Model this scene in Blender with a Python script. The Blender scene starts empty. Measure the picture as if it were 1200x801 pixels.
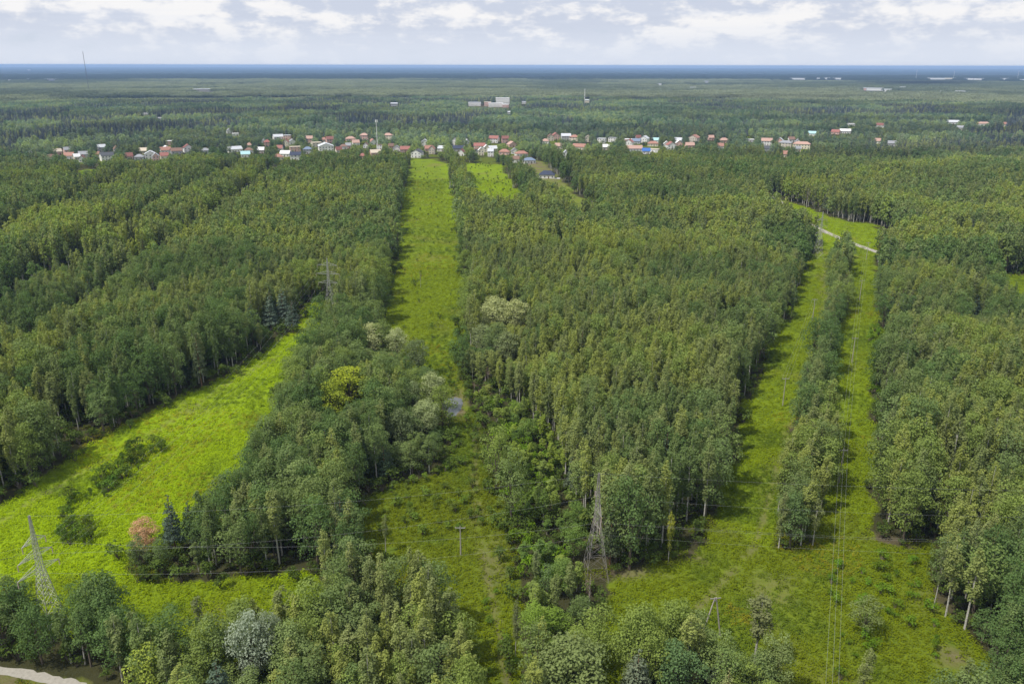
import bpy, math, random
import numpy as np
from mathutils import Vector, Matrix, Euler

C = bpy.context.scene.collection
SC = bpy.context.scene
rng = np.random.default_rng(7)
random.seed(7)
R = math.radians

# ------------------------------------------------------------------ camera
H = 100.0                      # drone height above the ground
F = 950.0                      # focal length in pixels of a 1200 px wide frame
PITCH = math.atan((400.5 - 76.6) / F)
ROLL = R(0.095)
cam_d = bpy.data.cameras.new('camera')
cam_d.sensor_width = 36.0
cam_d.lens = 36.0 * F / 1200.0
cam_d.clip_start = 1.0
cam_d.clip_end = 120000.0
cam = bpy.data.objects.new('camera', cam_d)
C.objects.link(cam)
cam.matrix_world = (Matrix.Translation((0, 0, H)) @ Matrix.Rotation(math.pi / 2 - PITCH, 4, 'X')
                    @ Matrix.Rotation(ROLL, 4, 'Z'))
SC.camera = cam
CAM_R = np.array(cam.matrix_world.to_3x3())

# ------------------------------------------------------------------ sun, sky, exposure
SUN_EL, SUN_AZ = R(60), R(244)          # azimuth clockwise from +Y: the sun stands left, a little behind
sun_d = bpy.data.lights.new('sun', 'SUN')
sun_d.energy = 3.5
sun_d.angle = R(1.2)
sun_d.color = (1.0, 0.955, 0.88)
sun = bpy.data.objects.new('sun', sun_d)
C.objects.link(sun)
sdir = Vector((math.sin(SUN_AZ) * math.cos(SUN_EL), math.cos(SUN_AZ) * math.cos(SUN_EL), math.sin(SUN_EL)))
sun.rotation_euler = sdir.to_track_quat('Z', 'Y').to_euler()
sun.location = (0, 0, 400)

SC.view_settings.view_transform = 'Standard'
SC.view_settings.look = 'None'
SC.view_settings.exposure = 0.42
SC.view_settings.gamma = 1.0
SC.view_settings.use_curve_mapping = False
SC.cycles.max_bounces = 5
SC.cycles.diffuse_bounces = 3
SC.cycles.glossy_bounces = 2
SC.cycles.transmission_bounces = 3
SC.cycles.transparent_max_bounces = 4
SC.cycles.volume_bounces = 0
SC.cycles.caustics_reflective = False
SC.cycles.caustics_refractive = False
SC.cycles.use_denoising = True
SC.cycles.denoiser = 'OPENIMAGEDENOISE'
SC.cycles.denoising_input_passes = 'RGB_ALBEDO_NORMAL'
SC.cycles.denoising_prefilter = 'ACCURATE'
SC.cycles.sample_clamp_indirect = 4.0


class N:
    """tiny node helper"""
    def __init__(s, tree):
        s.t = tree
        s.t.nodes.clear()

    def n(s, kind, **kw):
        nd = s.t.nodes.new(kind)
        for k, v in kw.items():
            setattr(nd, k, v)
        return nd

    def l(s, a, b):
        s.t.links.new(a, b)

    def math(s, op, a, b=None, clamp=False):
        nd = s.n('ShaderNodeMath', operation=op)
        nd.use_clamp = clamp
        for i, v in enumerate((a, b)):
            if v is None:
                continue
            if isinstance(v, (int, float)):
                nd.inputs[i].default_value = v
            else:
                s.l(v, nd.inputs[i])
        return nd.outputs[0]

    def mix(s, fac, a, b, blend='MIX'):
        nd = s.n('ShaderNodeMix', data_type='RGBA', blend_type=blend)
        for sock, v in ((nd.inputs[0], fac), (nd.inputs[6], a), (nd.inputs[7], b)):
            if isinstance(v, (int, float)):
                sock.default_value = v
            elif isinstance(v, tuple):
                sock.default_value = (*v[:3], 1)
            else:
                s.l(v, sock)
        return nd.outputs[2]

    def noise(s, vec, scale, detail=3, rough=.55, dims='3D', lac=2.0):
        nd = s.n('ShaderNodeTexNoise', noise_dimensions=dims)
        nd.inputs['Scale'].default_value = scale
        nd.inputs['Detail'].default_value = detail
        nd.inputs['Roughness'].default_value = rough
        nd.inputs['Lacunarity'].default_value = lac
        if vec is not None:
            s.l(vec, nd.inputs['Vector'])
        return nd.outputs['Fac']

    def ramp(s, fac, stops):
        nd = s.n('ShaderNodeValToRGB')
        el = nd.color_ramp.elements
        while len(el) < len(stops):
            el.new(.5)
        for e, (p, c) in zip(el, stops):
            e.position = p
            e.color = (*c, 1) if isinstance(c, tuple) else (c, c, c, 1)
        s.l(fac, nd.inputs[0])
        return nd.outputs[0]

    def smooth(s, v, lo, hi):
        nd = s.n('ShaderNodeMapRange', interpolation_type='SMOOTHSTEP')
        s.l(v, nd.inputs[0])
        nd.inputs[1].default_value = lo
        nd.inputs[2].default_value = hi
        return nd.outputs[0]


world = bpy.data.worlds.new('World')
SC.world = world
world.use_nodes = True
w = N(world.node_tree)
sky = w.n('ShaderNodeTexSky', sky_type='NISHITA')
sky.sun_disc = False
sky.sun_elevation = SUN_EL
sky.sun_rotation = SUN_AZ
sky.altitude = 100
tc = w.n('ShaderNodeTexCoord')
sep = w.n('ShaderNodeSeparateXYZ')
w.l(tc.outputs['Generated'], sep.inputs[0])


def stretched(k, kz, off):
    comb = w.n('ShaderNodeCombineXYZ')
    w.l(w.math('MULTIPLY_ADD', sep.outputs[0], k), comb.inputs[0])
    w.l(w.math('MULTIPLY', sep.outputs[1], k), comb.inputs[1])
    zz = w.math('MULTIPLY', sep.outputs[2], kz)
    w.l(w.math('ADD', zz, off), comb.inputs[2])
    return comb.outputs[0]


SKYK = 10.0   # the background runs at 0.1, so cloud radiance is given times ten
big = w.noise(stretched(4.0, 21, 3.35), 1.0, 5, .55)          # broad grey cloud bases
puff = w.noise(stretched(21, 50, 1.7), 1.0, 8, .6)          # cumulus edges
wisp = w.noise(stretched(6, 130, 8.1), 1.0, 4, .5)
base = w.math('ADD', w.math('MULTIPLY', big, .62), w.math('MULTIPLY', puff, .38))
cover = w.smooth(base, .33, .43)
lit = w.smooth(w.math('ADD', w.math('MULTIPLY', big, .42), w.math('MULTIPLY', puff, .58)), .462, .575)
grey = (.46 * SKYK, .50 * SKYK, .59 * SKYK)
white = (.70 * SKYK, .695 * SKYK, .70 * SKYK)
cloud = w.mix(lit, grey, white)
cloud = w.mix(w.math('MULTIPLY', w.smooth(wisp, .5, .7), .2), cloud, (.58 * SKYK, .62 * SKYK, .70 * SKYK))
blue = w.mix(.7, sky.outputs[0], (.36 * SKYK, .44 * SKYK, .60 * SKYK))
full = w.mix(cover, blue, cloud)
hz = w.smooth(sep.outputs[2], .052, .008)                     # clouds melt into the pale horizon air
full = w.mix(w.math('MULTIPLY', hz, .85), full, (.545 * SKYK, .585 * SKYK, .665 * SKYK))
bg = w.n('ShaderNodeBackground')
bg.inputs[1].default_value = .1
w.l(full, bg.inputs[0])
wo = w.n('ShaderNodeOutputWorld')
w.l(bg.outputs[0], wo.inputs[0])


# ------------------------------------------------------------------ helpers: pixels <-> ground
def G(px, py, z=0.0):
    """ground point below a pixel of the 1200x801 photograph"""
    px, py = np.asarray(px, float), np.asarray(py, float)
    d = np.stack([(px - 600) / F, -(py - 400.5) / F, -np.ones_like(px)], -1) @ CAM_R.T
    t = (z - H) / d[..., 2]
    return np.stack([d[..., 0] * t, d[..., 1] * t], -1)


def PX(x, y, z=0.0):
    """pixel in which a point is seen"""
    v = np.stack([x, y, np.zeros_like(x) + z - H], -1) @ CAM_R
    dep = np.where(-v[..., 2] < .5, .5, -v[..., 2])
    return 600 + v[..., 0] / dep * F, 400.5 - v[..., 1] / dep * F, -v[..., 2]


def g3(px, py, z=0.0):
    p = G(px, py)
    return Vector((float(p[0]), float(p[1]), z))


def _hash(ix, iy, seed):
    h = (ix.astype(np.int64) * 374761393 + iy.astype(np.int64) * 668265263 + seed * 1442695041) & 0xffffffff
    h = ((h ^ (h >> 13)) * 1274126177) & 0xffffffff
    return ((h ^ (h >> 16)) & 0xffff) / 65535.0


def vnoise(x, y, scale, seed=0):
    x, y = x / scale, y / scale
    ix, iy = np.floor(x), np.floor(y)
    fx, fy = x - ix, y - iy
    fx, fy = fx * fx * (3 - 2 * fx), fy * fy * (3 - 2 * fy)
    ix, iy = ix.astype(np.int64), iy.astype(np.int64)
    a, b = _hash(ix, iy, seed), _hash(ix + 1, iy, seed)
    c, d = _hash(ix, iy + 1, seed), _hash(ix + 1, iy + 1, seed)
    return (a + (b - a) * fx) * (1 - fy) + (c + (d - c) * fx) * fy


def fbm(x, y, scale, seed=0, oct=3):
    s, a, t = 0, 1, 0
    for i in range(oct):
        s = s + a * vnoise(x, y, scale / 2 ** i, seed + 17 * i)
        t += a
        a *= .5
    return s / t


def inpoly(px, py, poly):
    r = np.zeros(px.shape, bool)
    P = np.array(poly, float)
    lo, hi = P.min(0), P.max(0)
    sel = (px >= lo[0]) & (px <= hi[0]) & (py >= lo[1]) & (py <= hi[1])
    if not sel.any():
        return r
    x, y = px[sel], py[sel]
    ins = np.zeros(x.shape, bool)
    n = len(P)
    for i in range(n):
        x1, y1 = P[i]
        x2, y2 = P[(i + 1) % n]
        if y1 == y2:
            continue
        c = ((y1 > y) != (y2 > y)) & (x < (x2 - x1) * (y - y1) / (y2 - y1) + x1)
        ins ^= c
    r[sel] = ins
    return r


# ------------------------------------------------------------------ land cover (outlines where the ground is seen)
LEFT_MEADOW = [(-160, 660), (0, 587), (60, 550), (120, 517), (180, 482), (240, 452), (300, 414), (340, 387), (366, 356),
               (388, 352), (392, 372), (375, 415), (345, 452), (330, 487), (308, 545), (292, 592), (250, 626), (206, 636),
               (165, 646), (142, 664), (158, 675), (210, 680), (300, 676), (372, 668), (384, 690), (388, 732), (330, 765),
               (230, 792), (160, 785), (132, 752), (60, 744), (0, 742), (-120, 745), (-260, 760)]
YOUNG = [(556, 466), (600, 470), (645, 515), (680, 600), (704, 676), (708, 745), (690, 800), (618, 800), (606, 700), (596, 620), (580, 540), (562, 505)]
STRIP_MEADOW = [(480, 186), (514, 186), (524, 200), (531, 232), (538, 262), (543, 300), (549, 338), (550, 372), (547, 400), (545, 438),
                (552, 466), (562, 500), (572, 530), (580, 560), (590, 610), (600, 660), (606, 700), (612, 760), (622, 900), (600, 980), (562, 980), (550, 800), (532, 752), (505, 728), (446, 722), (432, 690), (432, 640), (414, 625), (412, 590),
                (434, 578), (470, 562), (515, 556), (535, 520), (524, 490), (508, 455), (478, 440), (462, 425), (446, 408), (452, 385),
                (446, 368), (456, 340), (462, 300), (469, 250), (475, 205)]
FAR_MEADOW_A = [(516, 190), (530, 193), (530, 215), (541, 262), (530, 262)]
FAR_MEADOW_B = [(541, 191), (588, 193), (603, 218), (620, 246), (604, 262), (572, 262), (552, 240), (545, 215)]
HOUSE_FIELD = [(608, 189), (632, 189), (652, 205), (672, 224), (708, 258), (680, 266), (648, 238), (618, 212)]
LEFT_PATCH = [(92, 199), (124, 198), (122, 224), (84, 228)]
RIGHT_CLEARING = [(1160, 322), (1290, 322), (1290, 400), (1172, 372)]
DIAGONAL_CLEARING = [(896, 232), (925, 237), (955, 246), (990, 261), (1022, 263), (1056, 282), (1030, 306), (1022, 340),
                     (1002, 345), (1003, 300), (978, 300), (972, 345), (950, 345), (962, 292), (930, 276), (900, 252)]
LANE_A = [(948, 290), (980, 290), (978, 321), (970, 376), (957, 430), (951, 461), (936, 500), (928, 560), (902, 645), (836, 640),
          (844, 600), (860, 530), (876, 480), (893, 425), (912, 385), (935, 334)]
LANE_B = [(994, 288), (1031, 288), (1032, 337), (1031, 386), (1029, 443), (1027, 512), (1024, 560), (1022, 614), (1026, 640),
          (948, 640), (961, 590), (971, 540), (973, 500), (971, 440), (976, 398), (989, 350)]
RIGHT_MEADOW = [(712, 676), (760, 668), (800, 658), (825, 645), (842, 612), (898, 640), (948, 640), (962, 590), (1006, 600), (1022, 634),
                (1052, 642), (1086, 630), (1090, 690), (1102, 712), (1142, 744), (1158, 770), (1150, 840), (1060, 870), (1060, 990), (935, 990), (925, 830),
                (880, 782), (765, 780), (718, 812), (710, 990), (704, 990), (700, 800), (702, 730)]
CORNER_VERGE = [(-300, 742), (0, 786), (90, 801), (140, 826), (120, 990), (-300, 990)]
MEADOWS = [LEFT_MEADOW, STRIP_MEADOW, FAR_MEADOW_A, FAR_MEADOW_B, HOUSE_FIELD, LEFT_PATCH, RIGHT_CLEARING,
           DIAGONAL_CLEARING, LANE_A, LANE_B, RIGHT_MEADOW, CORNER_VERGE]
BRIGHT = [1.05, .40, .8, .8, .55, .85, .45, .75, .46, .46, .22, .05]
VILLAGE = [(15, 196), (200, 200), (440, 192), (600, 196), (720, 190), (960, 188), (1060, 172), (1180, 152), (1180, 138),
           (960, 138), (700, 150), (430, 150), (300, 150), (150, 162), (15, 172)]
SAND = [(770, 116.3), (832, 116.6), (832, 120.4), (800, 121.6), (770, 120.4)]
SCHOOL_YARD = [(548, 118), (602, 118), (604, 127), (545, 127)]


TRACKS = [[(968, 300), (966, 350), (957, 400), (940, 450), (925, 500), (908, 560), (885, 640), (840, 690), (790, 740)],
          [(560, 500), (556, 560), (560, 620), (572, 680), (590, 760), (600, 850)],
          [(330, 415), (262, 452), (190, 500), (110, 545), (40, 585), (-40, 640)]]


def warp(x, y):
    d = np.hypot(x, y)
    a = np.clip(d / 250, .4, 1.6)
    return (x + (vnoise(x, y, 9, 5) - .5) * 5 * a + (vnoise(x, y, 2.6, 8) - .5) * 2,
            y + (vnoise(x, y, 9, 6) - .5) * 5 * a + (vnoise(x, y, 2.6, 9) - .5) * 2)


def cover_of(x, y, do_warp=True):
    """index of the meadow that a ground point lies in, -1 for woodland"""
    wx, wy = warp(x, y) if do_warp else (x, y)
    px, py, dep = PX(wx, wy)
    ok = (dep > 20) & (py > 112) & (py < 1000)
    idx = np.full(x.shape, -1)
    for i, p in enumerate(MEADOWS):
        idx[inpoly(px, py, p) & ok] = i
    return idx, px, py


# ------------------------------------------------------------------ tags
def tag(o, label=None, cat=None, group=None, kind=None):
    if label:
        o['label'] = label
    if cat:
        o['category'] = cat
    if group:
        o['group'] = group
    if kind:
        o['kind'] = kind
    return o


def empty(name, loc, rz=0.0, **kw):
    o = bpy.data.objects.new(name, None)
    C.objects.link(o)
    o.location = loc
    o.rotation_euler = (0, 0, rz)
    o.empty_display_size = .5
    return tag(o, **kw)


def obj(name, mesh, parent=None, **kw):
    o = bpy.data.objects.new(name, mesh)
    C.objects.link(o)
    if parent is not None:
        o.parent = parent
    return tag(o, **kw)


class MB:
    """collects vertices and faces, builds ONE mesh"""
    def __init__(s):
        s.v, s.f, s.m = [], [], []

    def add(s, vs, fs, mi=0):
        b = len(s.v)
        s.v.extend([tuple(map(float, v)) for v in vs])
        s.f.extend([tuple(b + i for i in f) for f in fs])
        s.m.extend([mi] * len(fs))
        return s

    def box(s, lo, hi, mi=0):
        x0, y0, z0 = lo
        x1, y1, z1 = hi
        return s.add([(x0, y0, z0), (x1, y0, z0), (x1, y1, z0), (x0, y1, z0), (x0, y0, z1), (x1, y0, z1), (x1, y1, z1), (x0, y1, z1)],
                     [(0, 3, 2, 1), (4, 5, 6, 7), (0, 1, 5, 4), (1, 2, 6, 5), (2, 3, 7, 6), (3, 0, 4, 7)], mi)

    def tube(s, pts, rads, n=6, mi=0, cap=True):
        rings = []
        P = [Vector(p) for p in pts]
        for i, p in enumerate(P):
            d = (P[min(i + 1, len(P) - 1)] - P[max(i - 1, 0)]).normalized()
            u = d.orthogonal().normalized() if i == 0 else (u - d * u.dot(d)).normalized()
            v = d.cross(u)
            rings.append([p + (u * math.cos(2 * math.pi * k / n) + v * math.sin(2 * math.pi * k / n)) * rads[i] for k in range(n)])
        vs = [q for r in rings for q in r]
        fs = [(i * n + k, i * n + (k + 1) % n, (i + 1) * n + (k + 1) % n, (i + 1) * n + k)
              for i in range(len(P) - 1) for k in range(n)]
        if cap:
            fs.append(tuple(range(n))[::-1])
            fs.append(tuple((len(P) - 1) * n + k for k in range(n)))
        return s.add(vs, fs, mi)

    def bar(s, a, b, r, n=4, mi=0):
        return s.tube([a, b], [r, r], n, mi)

    def mesh(s, name, mats, smooth=False):
        m = bpy.data.meshes.new(name)
        m.from_pydata(s.v, [], s.f)
        for k in (mats if isinstance(mats, (list, tuple)) else [mats]):
            m.materials.append(k)
        if len(m.materials) > 1:
            m.polygons.foreach_set('material_index', s.m)
        if smooth:
            m.polygons.foreach_set('use_smooth', [True] * len(m.polygons))
        m.update()
        return m


# ------------------------------------------------------------------ materials
def mat(name):
    m = bpy.data.materials.new(name)
    m.use_nodes = True
    return m, N(m.node_tree)


def flat(name, col, rough=.8, metal=0.0, vary=.25, scale=3.0, spec=.3):
    m, t = mat(name)
    g = t.n('ShaderNodeNewGeometry')
    nz = t.noise(g.outputs['Position'], scale, 4, .6)
    oi = t.n('ShaderNodeObjectInfo')
    k = t.math('MULTIPLY_ADD', nz, vary * 2)
    k.node.inputs[2].default_value = 1 - vary
    c = t.mix(1.0, col, k, 'MULTIPLY')
    b = t.n('ShaderNodeBsdfPrincipled')
    t.l(c, b.inputs['Base Color'])
    b.inputs['Roughness'].default_value = rough
    b.inputs['Metallic'].default_value = metal
    b.inputs['Specular IOR Level'].default_value = spec
    o = t.n('ShaderNodeOutputMaterial')
    t.l(b.outputs[0], o.inputs[0])
    return m


def foliage(name, col, dark=.62, trans=.34, vary=.17):
    """leaves: own colour times the tree's tint, leaf clumps lighter and darker in patches"""
    m, t = mat(name)
    at = t.n('ShaderNodeAttribute', attribute_type='INSTANCER', attribute_name='tint')
    lf = t.n('ShaderNodeAttribute', attribute_type='GEOMETRY', attribute_name='leaf')
    k = t.math('MULTIPLY_ADD', lf.outputs['Fac'], vary * 2)
    k.node.inputs[2].default_value = 1 - vary
    c = t.mix(1.0, col, at.outputs['Color'], 'MULTIPLY')
    c = t.mix(1.0, c, k, 'MULTIPLY')
    d = t.n('ShaderNodeBsdfDiffuse')
    t.l(c, d.inputs[0])
    tr = t.n('ShaderNodeBsdfTranslucent')
    t.l(t.mix(1.0, c, (1.15, 1.25, .6), 'MULTIPLY'), tr.inputs[0])
    mx = t.n('ShaderNodeMixShader')
    mx.inputs[0].default_value = trans
    t.l(d.outputs[0], mx.inputs[1])
    t.l(tr.outputs[0], mx.inputs[2])
    o = t.n('ShaderNodeOutputMaterial')
    t.l(mx.outputs[0], o.inputs[0])
    return m


M_BIRCH = foliage('birch_leaves', (.250, .285, .108))
M_BROAD = foliage('broad_leaves', (.198, .258, .092))
M_PINE = foliage('pine_needles', (.120, .150, .090), trans=.1)
M_WILLOW = foliage('willow_leaves', (.21, .235, .12))
M_SHRUB = foliage('shrub_leaves', (.15, .205, .040))
M_GRASS = foliage('meadow_plants', (.27, .33, .012), trans=.3, vary=.2)
M_TWIG = foliage('bare_twigs', (.17, .135, .11), trans=0)

m_, t = mat('birch_bark')
g = t.n('ShaderNodeTexCoord')
mp = t.n('ShaderNodeMapping')
mp.inputs['Scale'].default_value = (2, 2, 5)
t.l(g.outputs['Object'], mp.inputs[0])
nz = t.noise(mp.outputs[0], 1.3, 4, .7)
sx = t.n('ShaderNodeSeparateXYZ')
t.l(g.outputs['Object'], sx.inputs[0])
c = t.ramp(nz, [(.36, (.10, .09, .075)), (.46, (.42, .40, .35)), (.7, (.56, .54, .49))])
b = t.n('ShaderNodeBsdfPrincipled')
t.l(c, b.inputs['Base Color'])
b.inputs['Roughness'].default_value = .8
o = t.n('ShaderNodeOutputMaterial')
t.l(b.outputs[0], o.inputs[0])
M_BARKW = m_
M_BARK = flat('grey_brown_bark', (.13, .105, .08), .9, vary=.4, scale=4)
M_BARKP = flat('pine_bark', (.20, .115, .065), .9, vary=.4, scale=4)
M_STEEL = flat('galvanised_steel', (.38, .38, .36), .55, .35, .25, 2)
M_RUST = flat('weathered_pylon_steel', (.27, .25, .23), .7, .2, .35, 2)
M_GLASSI = flat('porcelain_insulator', (.32, .25, .2), .3, 0, .1)
M_WIRE = flat('aluminium_wire', (.42, .43, .42), .5, .6, .1)
M_POLE = flat('weathered_concrete_pole', (.36, .33, .29), .85, 0, .25, 3)
M_ROAD = flat('pale_gravel_road', (.31, .29, .25), .95, 0, .35, 1.6)

# ground: one sheet, meadow / woodland floor / far woods
m_, t = mat('ground')
geo = t.n('ShaderNodeNewGeometry')
pos = geo.outputs['Position']
am = t.n('ShaderNodeAttribute', attribute_name='meadow')
ab = t.n('ShaderNodeAttribute', attribute_name='lush')
asd = t.n('ShaderNodeAttribute', attribute_name='bare')
afar = t.n('ShaderNodeAttribute', attribute_name='woods')
n1 = t.noise(pos, .11, 6, .62)
n2 = t.noise(pos, .9, 5, .65)
n3 = t.noise(pos, .028, 4, .5)
olive = t.mix(n2, (.072, .098, .012), (.122, .150, .018))
lush = t.mix(n2, (.14, .21, .007), (.22, .31, .012))
tall = t.mix(n2, (.05, .085, .012), (.09, .13, .02))
gcol = t.mix(ab.outputs['Fac'], olive, lush)
gcol = t.mix(t.math('MULTIPLY', t.smooth(n1, .50, .68), .75), gcol, tall)
gcol = t.mix(t.math('MULTIPLY', t.smooth(n3, .56, .72), .5), gcol, (.17, .145, .05))
floor_ = t.mix(n1, (.030, .034, .014), (.062, .058, .026))
c = t.mix(am.outputs['Fac'], floor_, gcol)
litter = t.mix(n2, (.10, .075, .048), (.19, .15, .10))
c = t.mix(t.math('MULTIPLY', asd.outputs['Fac'], t.smooth(n1, .32, .52)), c, litter)
# far woods seen as one surface: tree stands of several ages, cloud shadow put into the dark tones, some clear-fells
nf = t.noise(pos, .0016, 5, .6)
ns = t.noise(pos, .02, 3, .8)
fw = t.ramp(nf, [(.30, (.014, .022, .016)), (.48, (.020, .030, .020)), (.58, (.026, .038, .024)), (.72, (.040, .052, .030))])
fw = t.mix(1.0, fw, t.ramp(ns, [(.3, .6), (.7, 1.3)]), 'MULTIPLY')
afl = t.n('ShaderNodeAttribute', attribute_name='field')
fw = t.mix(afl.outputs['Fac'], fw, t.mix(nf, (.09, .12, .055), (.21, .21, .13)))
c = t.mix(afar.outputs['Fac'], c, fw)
bmp = t.n('ShaderNodeBump')
bmp.inputs['Strength'].default_value = .6
bmp.inputs['Distance'].default_value = .6
t.l(t.math('ADD', n1, n2), bmp.inputs['Height'])
b = t.n('ShaderNodeBsdfDiffuse')
t.l(c, b.inputs[0])
t.l(bmp.outputs[0], b.inputs['Normal'])
o = t.n('ShaderNodeOutputMaterial')
t.l(b.outputs[0], o.inputs[0])
M_GROUND = m_

m_, t = mat('pond_water')
geo = t.n('ShaderNodeNewGeometry')
b = t.n('ShaderNodeBsdfPrincipled')
b.inputs['Base Color'].default_value = (.13, .14, .15, 1)
b.inputs['Roughness'].default_value = .06
b.inputs['IOR'].default_value = 1.33
b.inputs['Specular IOR Level'].default_value = .9
bmp = t.n('ShaderNodeBump')
bmp.inputs['Strength'].default_value = .15
t.l(t.noise(geo.outputs['Position'], 2.5, 3), bmp.inputs['Height'])
t.l(bmp.outputs[0], b.inputs['Normal'])
o = t.n('ShaderNodeOutputMaterial')
t.l(b.outputs[0], o.inputs[0])
M_WATER = m_

# ------------------------------------------------------------------ ground sheet (fan of rings, 40 km)
rings = [0.0]
r = 30.0
while r < 42000:
    rings.append(r)
    r *= 1.0105 if r < 1500 else 1.03
angs = np.concatenate([np.radians(np.arange(-46, 46.01, .34)), np.radians(np.arange(50, 313, 6))])
na, nr = len(angs), len(rings) - 1
rr = np.array(rings[1:])[:, None]
gx = (rr * np.sin(angs)[None]).ravel()
gy = (rr * np.cos(angs)[None]).ravel()
idx, gpx, gpy = cover_of(gx, gy)
co = np.zeros((na * nr + 1, 3))
co[1:, 0], co[1:, 1] = gx, gy
i = np.arange(nr - 1)[:, None] * na
j = np.arange(na)[None]
jn = (j + 1) % na
quads = np.stack([1 + i + j, 1 + i + jn, 1 + i + na + jn, 1 + i + na + j], -1).reshape(-1, 4)[:, ::-1]
tris = np.stack([np.zeros(na, int), 1 + np.arange(na), 1 + (np.arange(na) + 1) % na], -1)[:, ::-1]
gm = bpy.data.meshes.new('ground')
gm.from_pydata(co.tolist(), [], quads.tolist() + tris.tolist())
mead = (idx >= 0).astype(float)
lushv = np.where(idx >= 0, np.array(BRIGHT + [0.])[idx], 0.)
dist = np.hypot(gx, gy)
shade = fbm(gx, gy, 60, 31)
lushv = np.clip(lushv + (shade - .5) * .35, 0, 1)
# the left meadow is brightest in its middle reach, the strip brightest at its far end
lushv = np.where(idx == 1, np.clip(lushv + (320 - gpy) / 1000, .15, .75), lushv)
lushv = np.where((idx == 0) & (gpy > 680), lushv * .62, lushv)


def near(px, py, cx, cy, rx, ry):
    return np.clip(1.4 - np.hypot((px - cx) / rx, (py - cy) / ry) * 1.4, 0, 1)


bare = np.zeros_like(gx)
for cx, cy, rx, ry, k in ((531, 478, 24, 22, 1.2), (1112, 768, 28, 14, 1), (735, 674, 60, 9, .9), (815, 654, 30, 8, .9), (1040, 632, 40, 7, .8), (575, 655, 26, 40, .7), (560, 600, 9, 40, .6),
                          (592, 775, 14, 22, .8), (560, 462, 16, 16, .8), (905, 690, 40, 30, .55), (966, 330, 4, 40, .8), (963, 420, 8, 60, .45), (895, 560, 8, 70, .4),
                          (990, 525, 20, 14, .5), (1085, 705, 40, 25, .6), (150, 545, 40, 8, .3), (205, 474, 50, 14, .4), (70, 555, 60, 10, .5), (270, 434, 30, 8, .4),
                          (520, 385, 12, 14, .4), (366, 682, 12, 8, .7), (690, 620, 30, 50, .4), (860, 620, 16, 16, .5)):
    bare = np.maximum(bare, .7 * k * near(gpx, gpy, cx, cy, rx, ry) * (dist < 2000))
bare = np.maximum(bare, inpoly(gpx, gpy, HOUSE_FIELD) * np.clip(1.15 - (gpx - 600) / 90, 0, .85))
bare = np.maximum(bare, inpoly(gpx, gpy, SAND) * 1.0)
bare = np.maximum(bare, inpoly(gpx, gpy, SCHOOL_YARD) * .4)


def on_track(x, y, half):
    k_ = np.zeros(len(x))
    for L_ in TRACKS:
        P_ = [G(*q) for q in L_]
        for a_, b_ in zip(P_, P_[1:]):
            d_ = b_ - a_
            t_ = np.clip(((x - a_[0]) * d_[0] + (y - a_[1]) * d_[1]) / (d_ @ d_), 0, 1)
            k_ = np.maximum(k_, np.clip(1.6 - np.hypot(x - a_[0] - d_[0] * t_, y - a_[1] - d_[1] * t_) / half, 0, 1))
    return k_


bare = np.maximum(bare, on_track(gx, gy, .8) * .5 * (dist < 900))
bare = np.maximum(bare, (idx == 11) * .75)
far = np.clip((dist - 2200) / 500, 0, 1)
vill = inpoly(gpx, gpy, VILLAGE)
mead = np.maximum(mead, vill * (fbm(gx, gy, 30, 77) > .5) * .8)
field = (fbm(gx / 2.2, gy, 420, 65) < .33) * (dist > 2400) * (dist < 5900) * 1.0
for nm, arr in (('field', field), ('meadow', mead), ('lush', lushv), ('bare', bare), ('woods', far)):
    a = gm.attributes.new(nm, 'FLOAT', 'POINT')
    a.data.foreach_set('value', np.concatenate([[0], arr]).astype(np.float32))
gm.materials.append(M_GROUND)
gm.update()
obj('ground', gm, kind='structure')


# ------------------------------------------------------------------ tree shapes
def leaves_mesh(clumps, leaf, per, rg, flatten=.0, up=.35):
    """clumps: (x,y,z,rx,rz). Many small folded leaf sprays on and in every clump."""
    V, L = [], []
    for (cx, cy, cz, rx, rz) in clumps:
        n = max(4, int(per * (rx * rz)))
        d = rg.normal(size=(n, 3))
        d /= np.linalg.norm(d, axis=1)[:, None]
        d[:, 2] = np.where(d[:, 2] < -.55, -d[:, 2] * .7, d[:, 2])
        rad = rg.uniform(.62, 1.06, n)[:, None]
        p = np.array([cx, cy, cz]) + d * np.array([rx, rx, rz]) * rad
        nr_ = d + np.array([0, 0, up]) + rg.normal(size=(n, 3)) * .38
        nr_ /= np.linalg.norm(nr_, axis=1)[:, None]
        t1 = np.cross(nr_, rg.normal(size=(n, 3)))
        t1 /= np.linalg.norm(t1, axis=1)[:, None] + 1e-9
        t2 = np.cross(nr_, t1)
        s = leaf * rg.uniform(.6, 1.3, n)[:, None]
        q = np.stack([p - t1 * s * .5, p + t2 * s * .42 + nr_ * s * .12, p + t1 * s * .55 - nr_ * s * .1, p - t2 * s * .38 + nr_ * s * .1], 1)
        V.append(q.reshape(-1, 3))
        base_l = rg.uniform(.25, .75)
        L.append(np.repeat(np.clip(base_l + rg.normal(size=n) * .16, 0, 1), 1))
    V = np.concatenate(V)
    L = np.concatenate(L)
    V[:, 2] = np.maximum(V[:, 2], .05)
    return V, L


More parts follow.
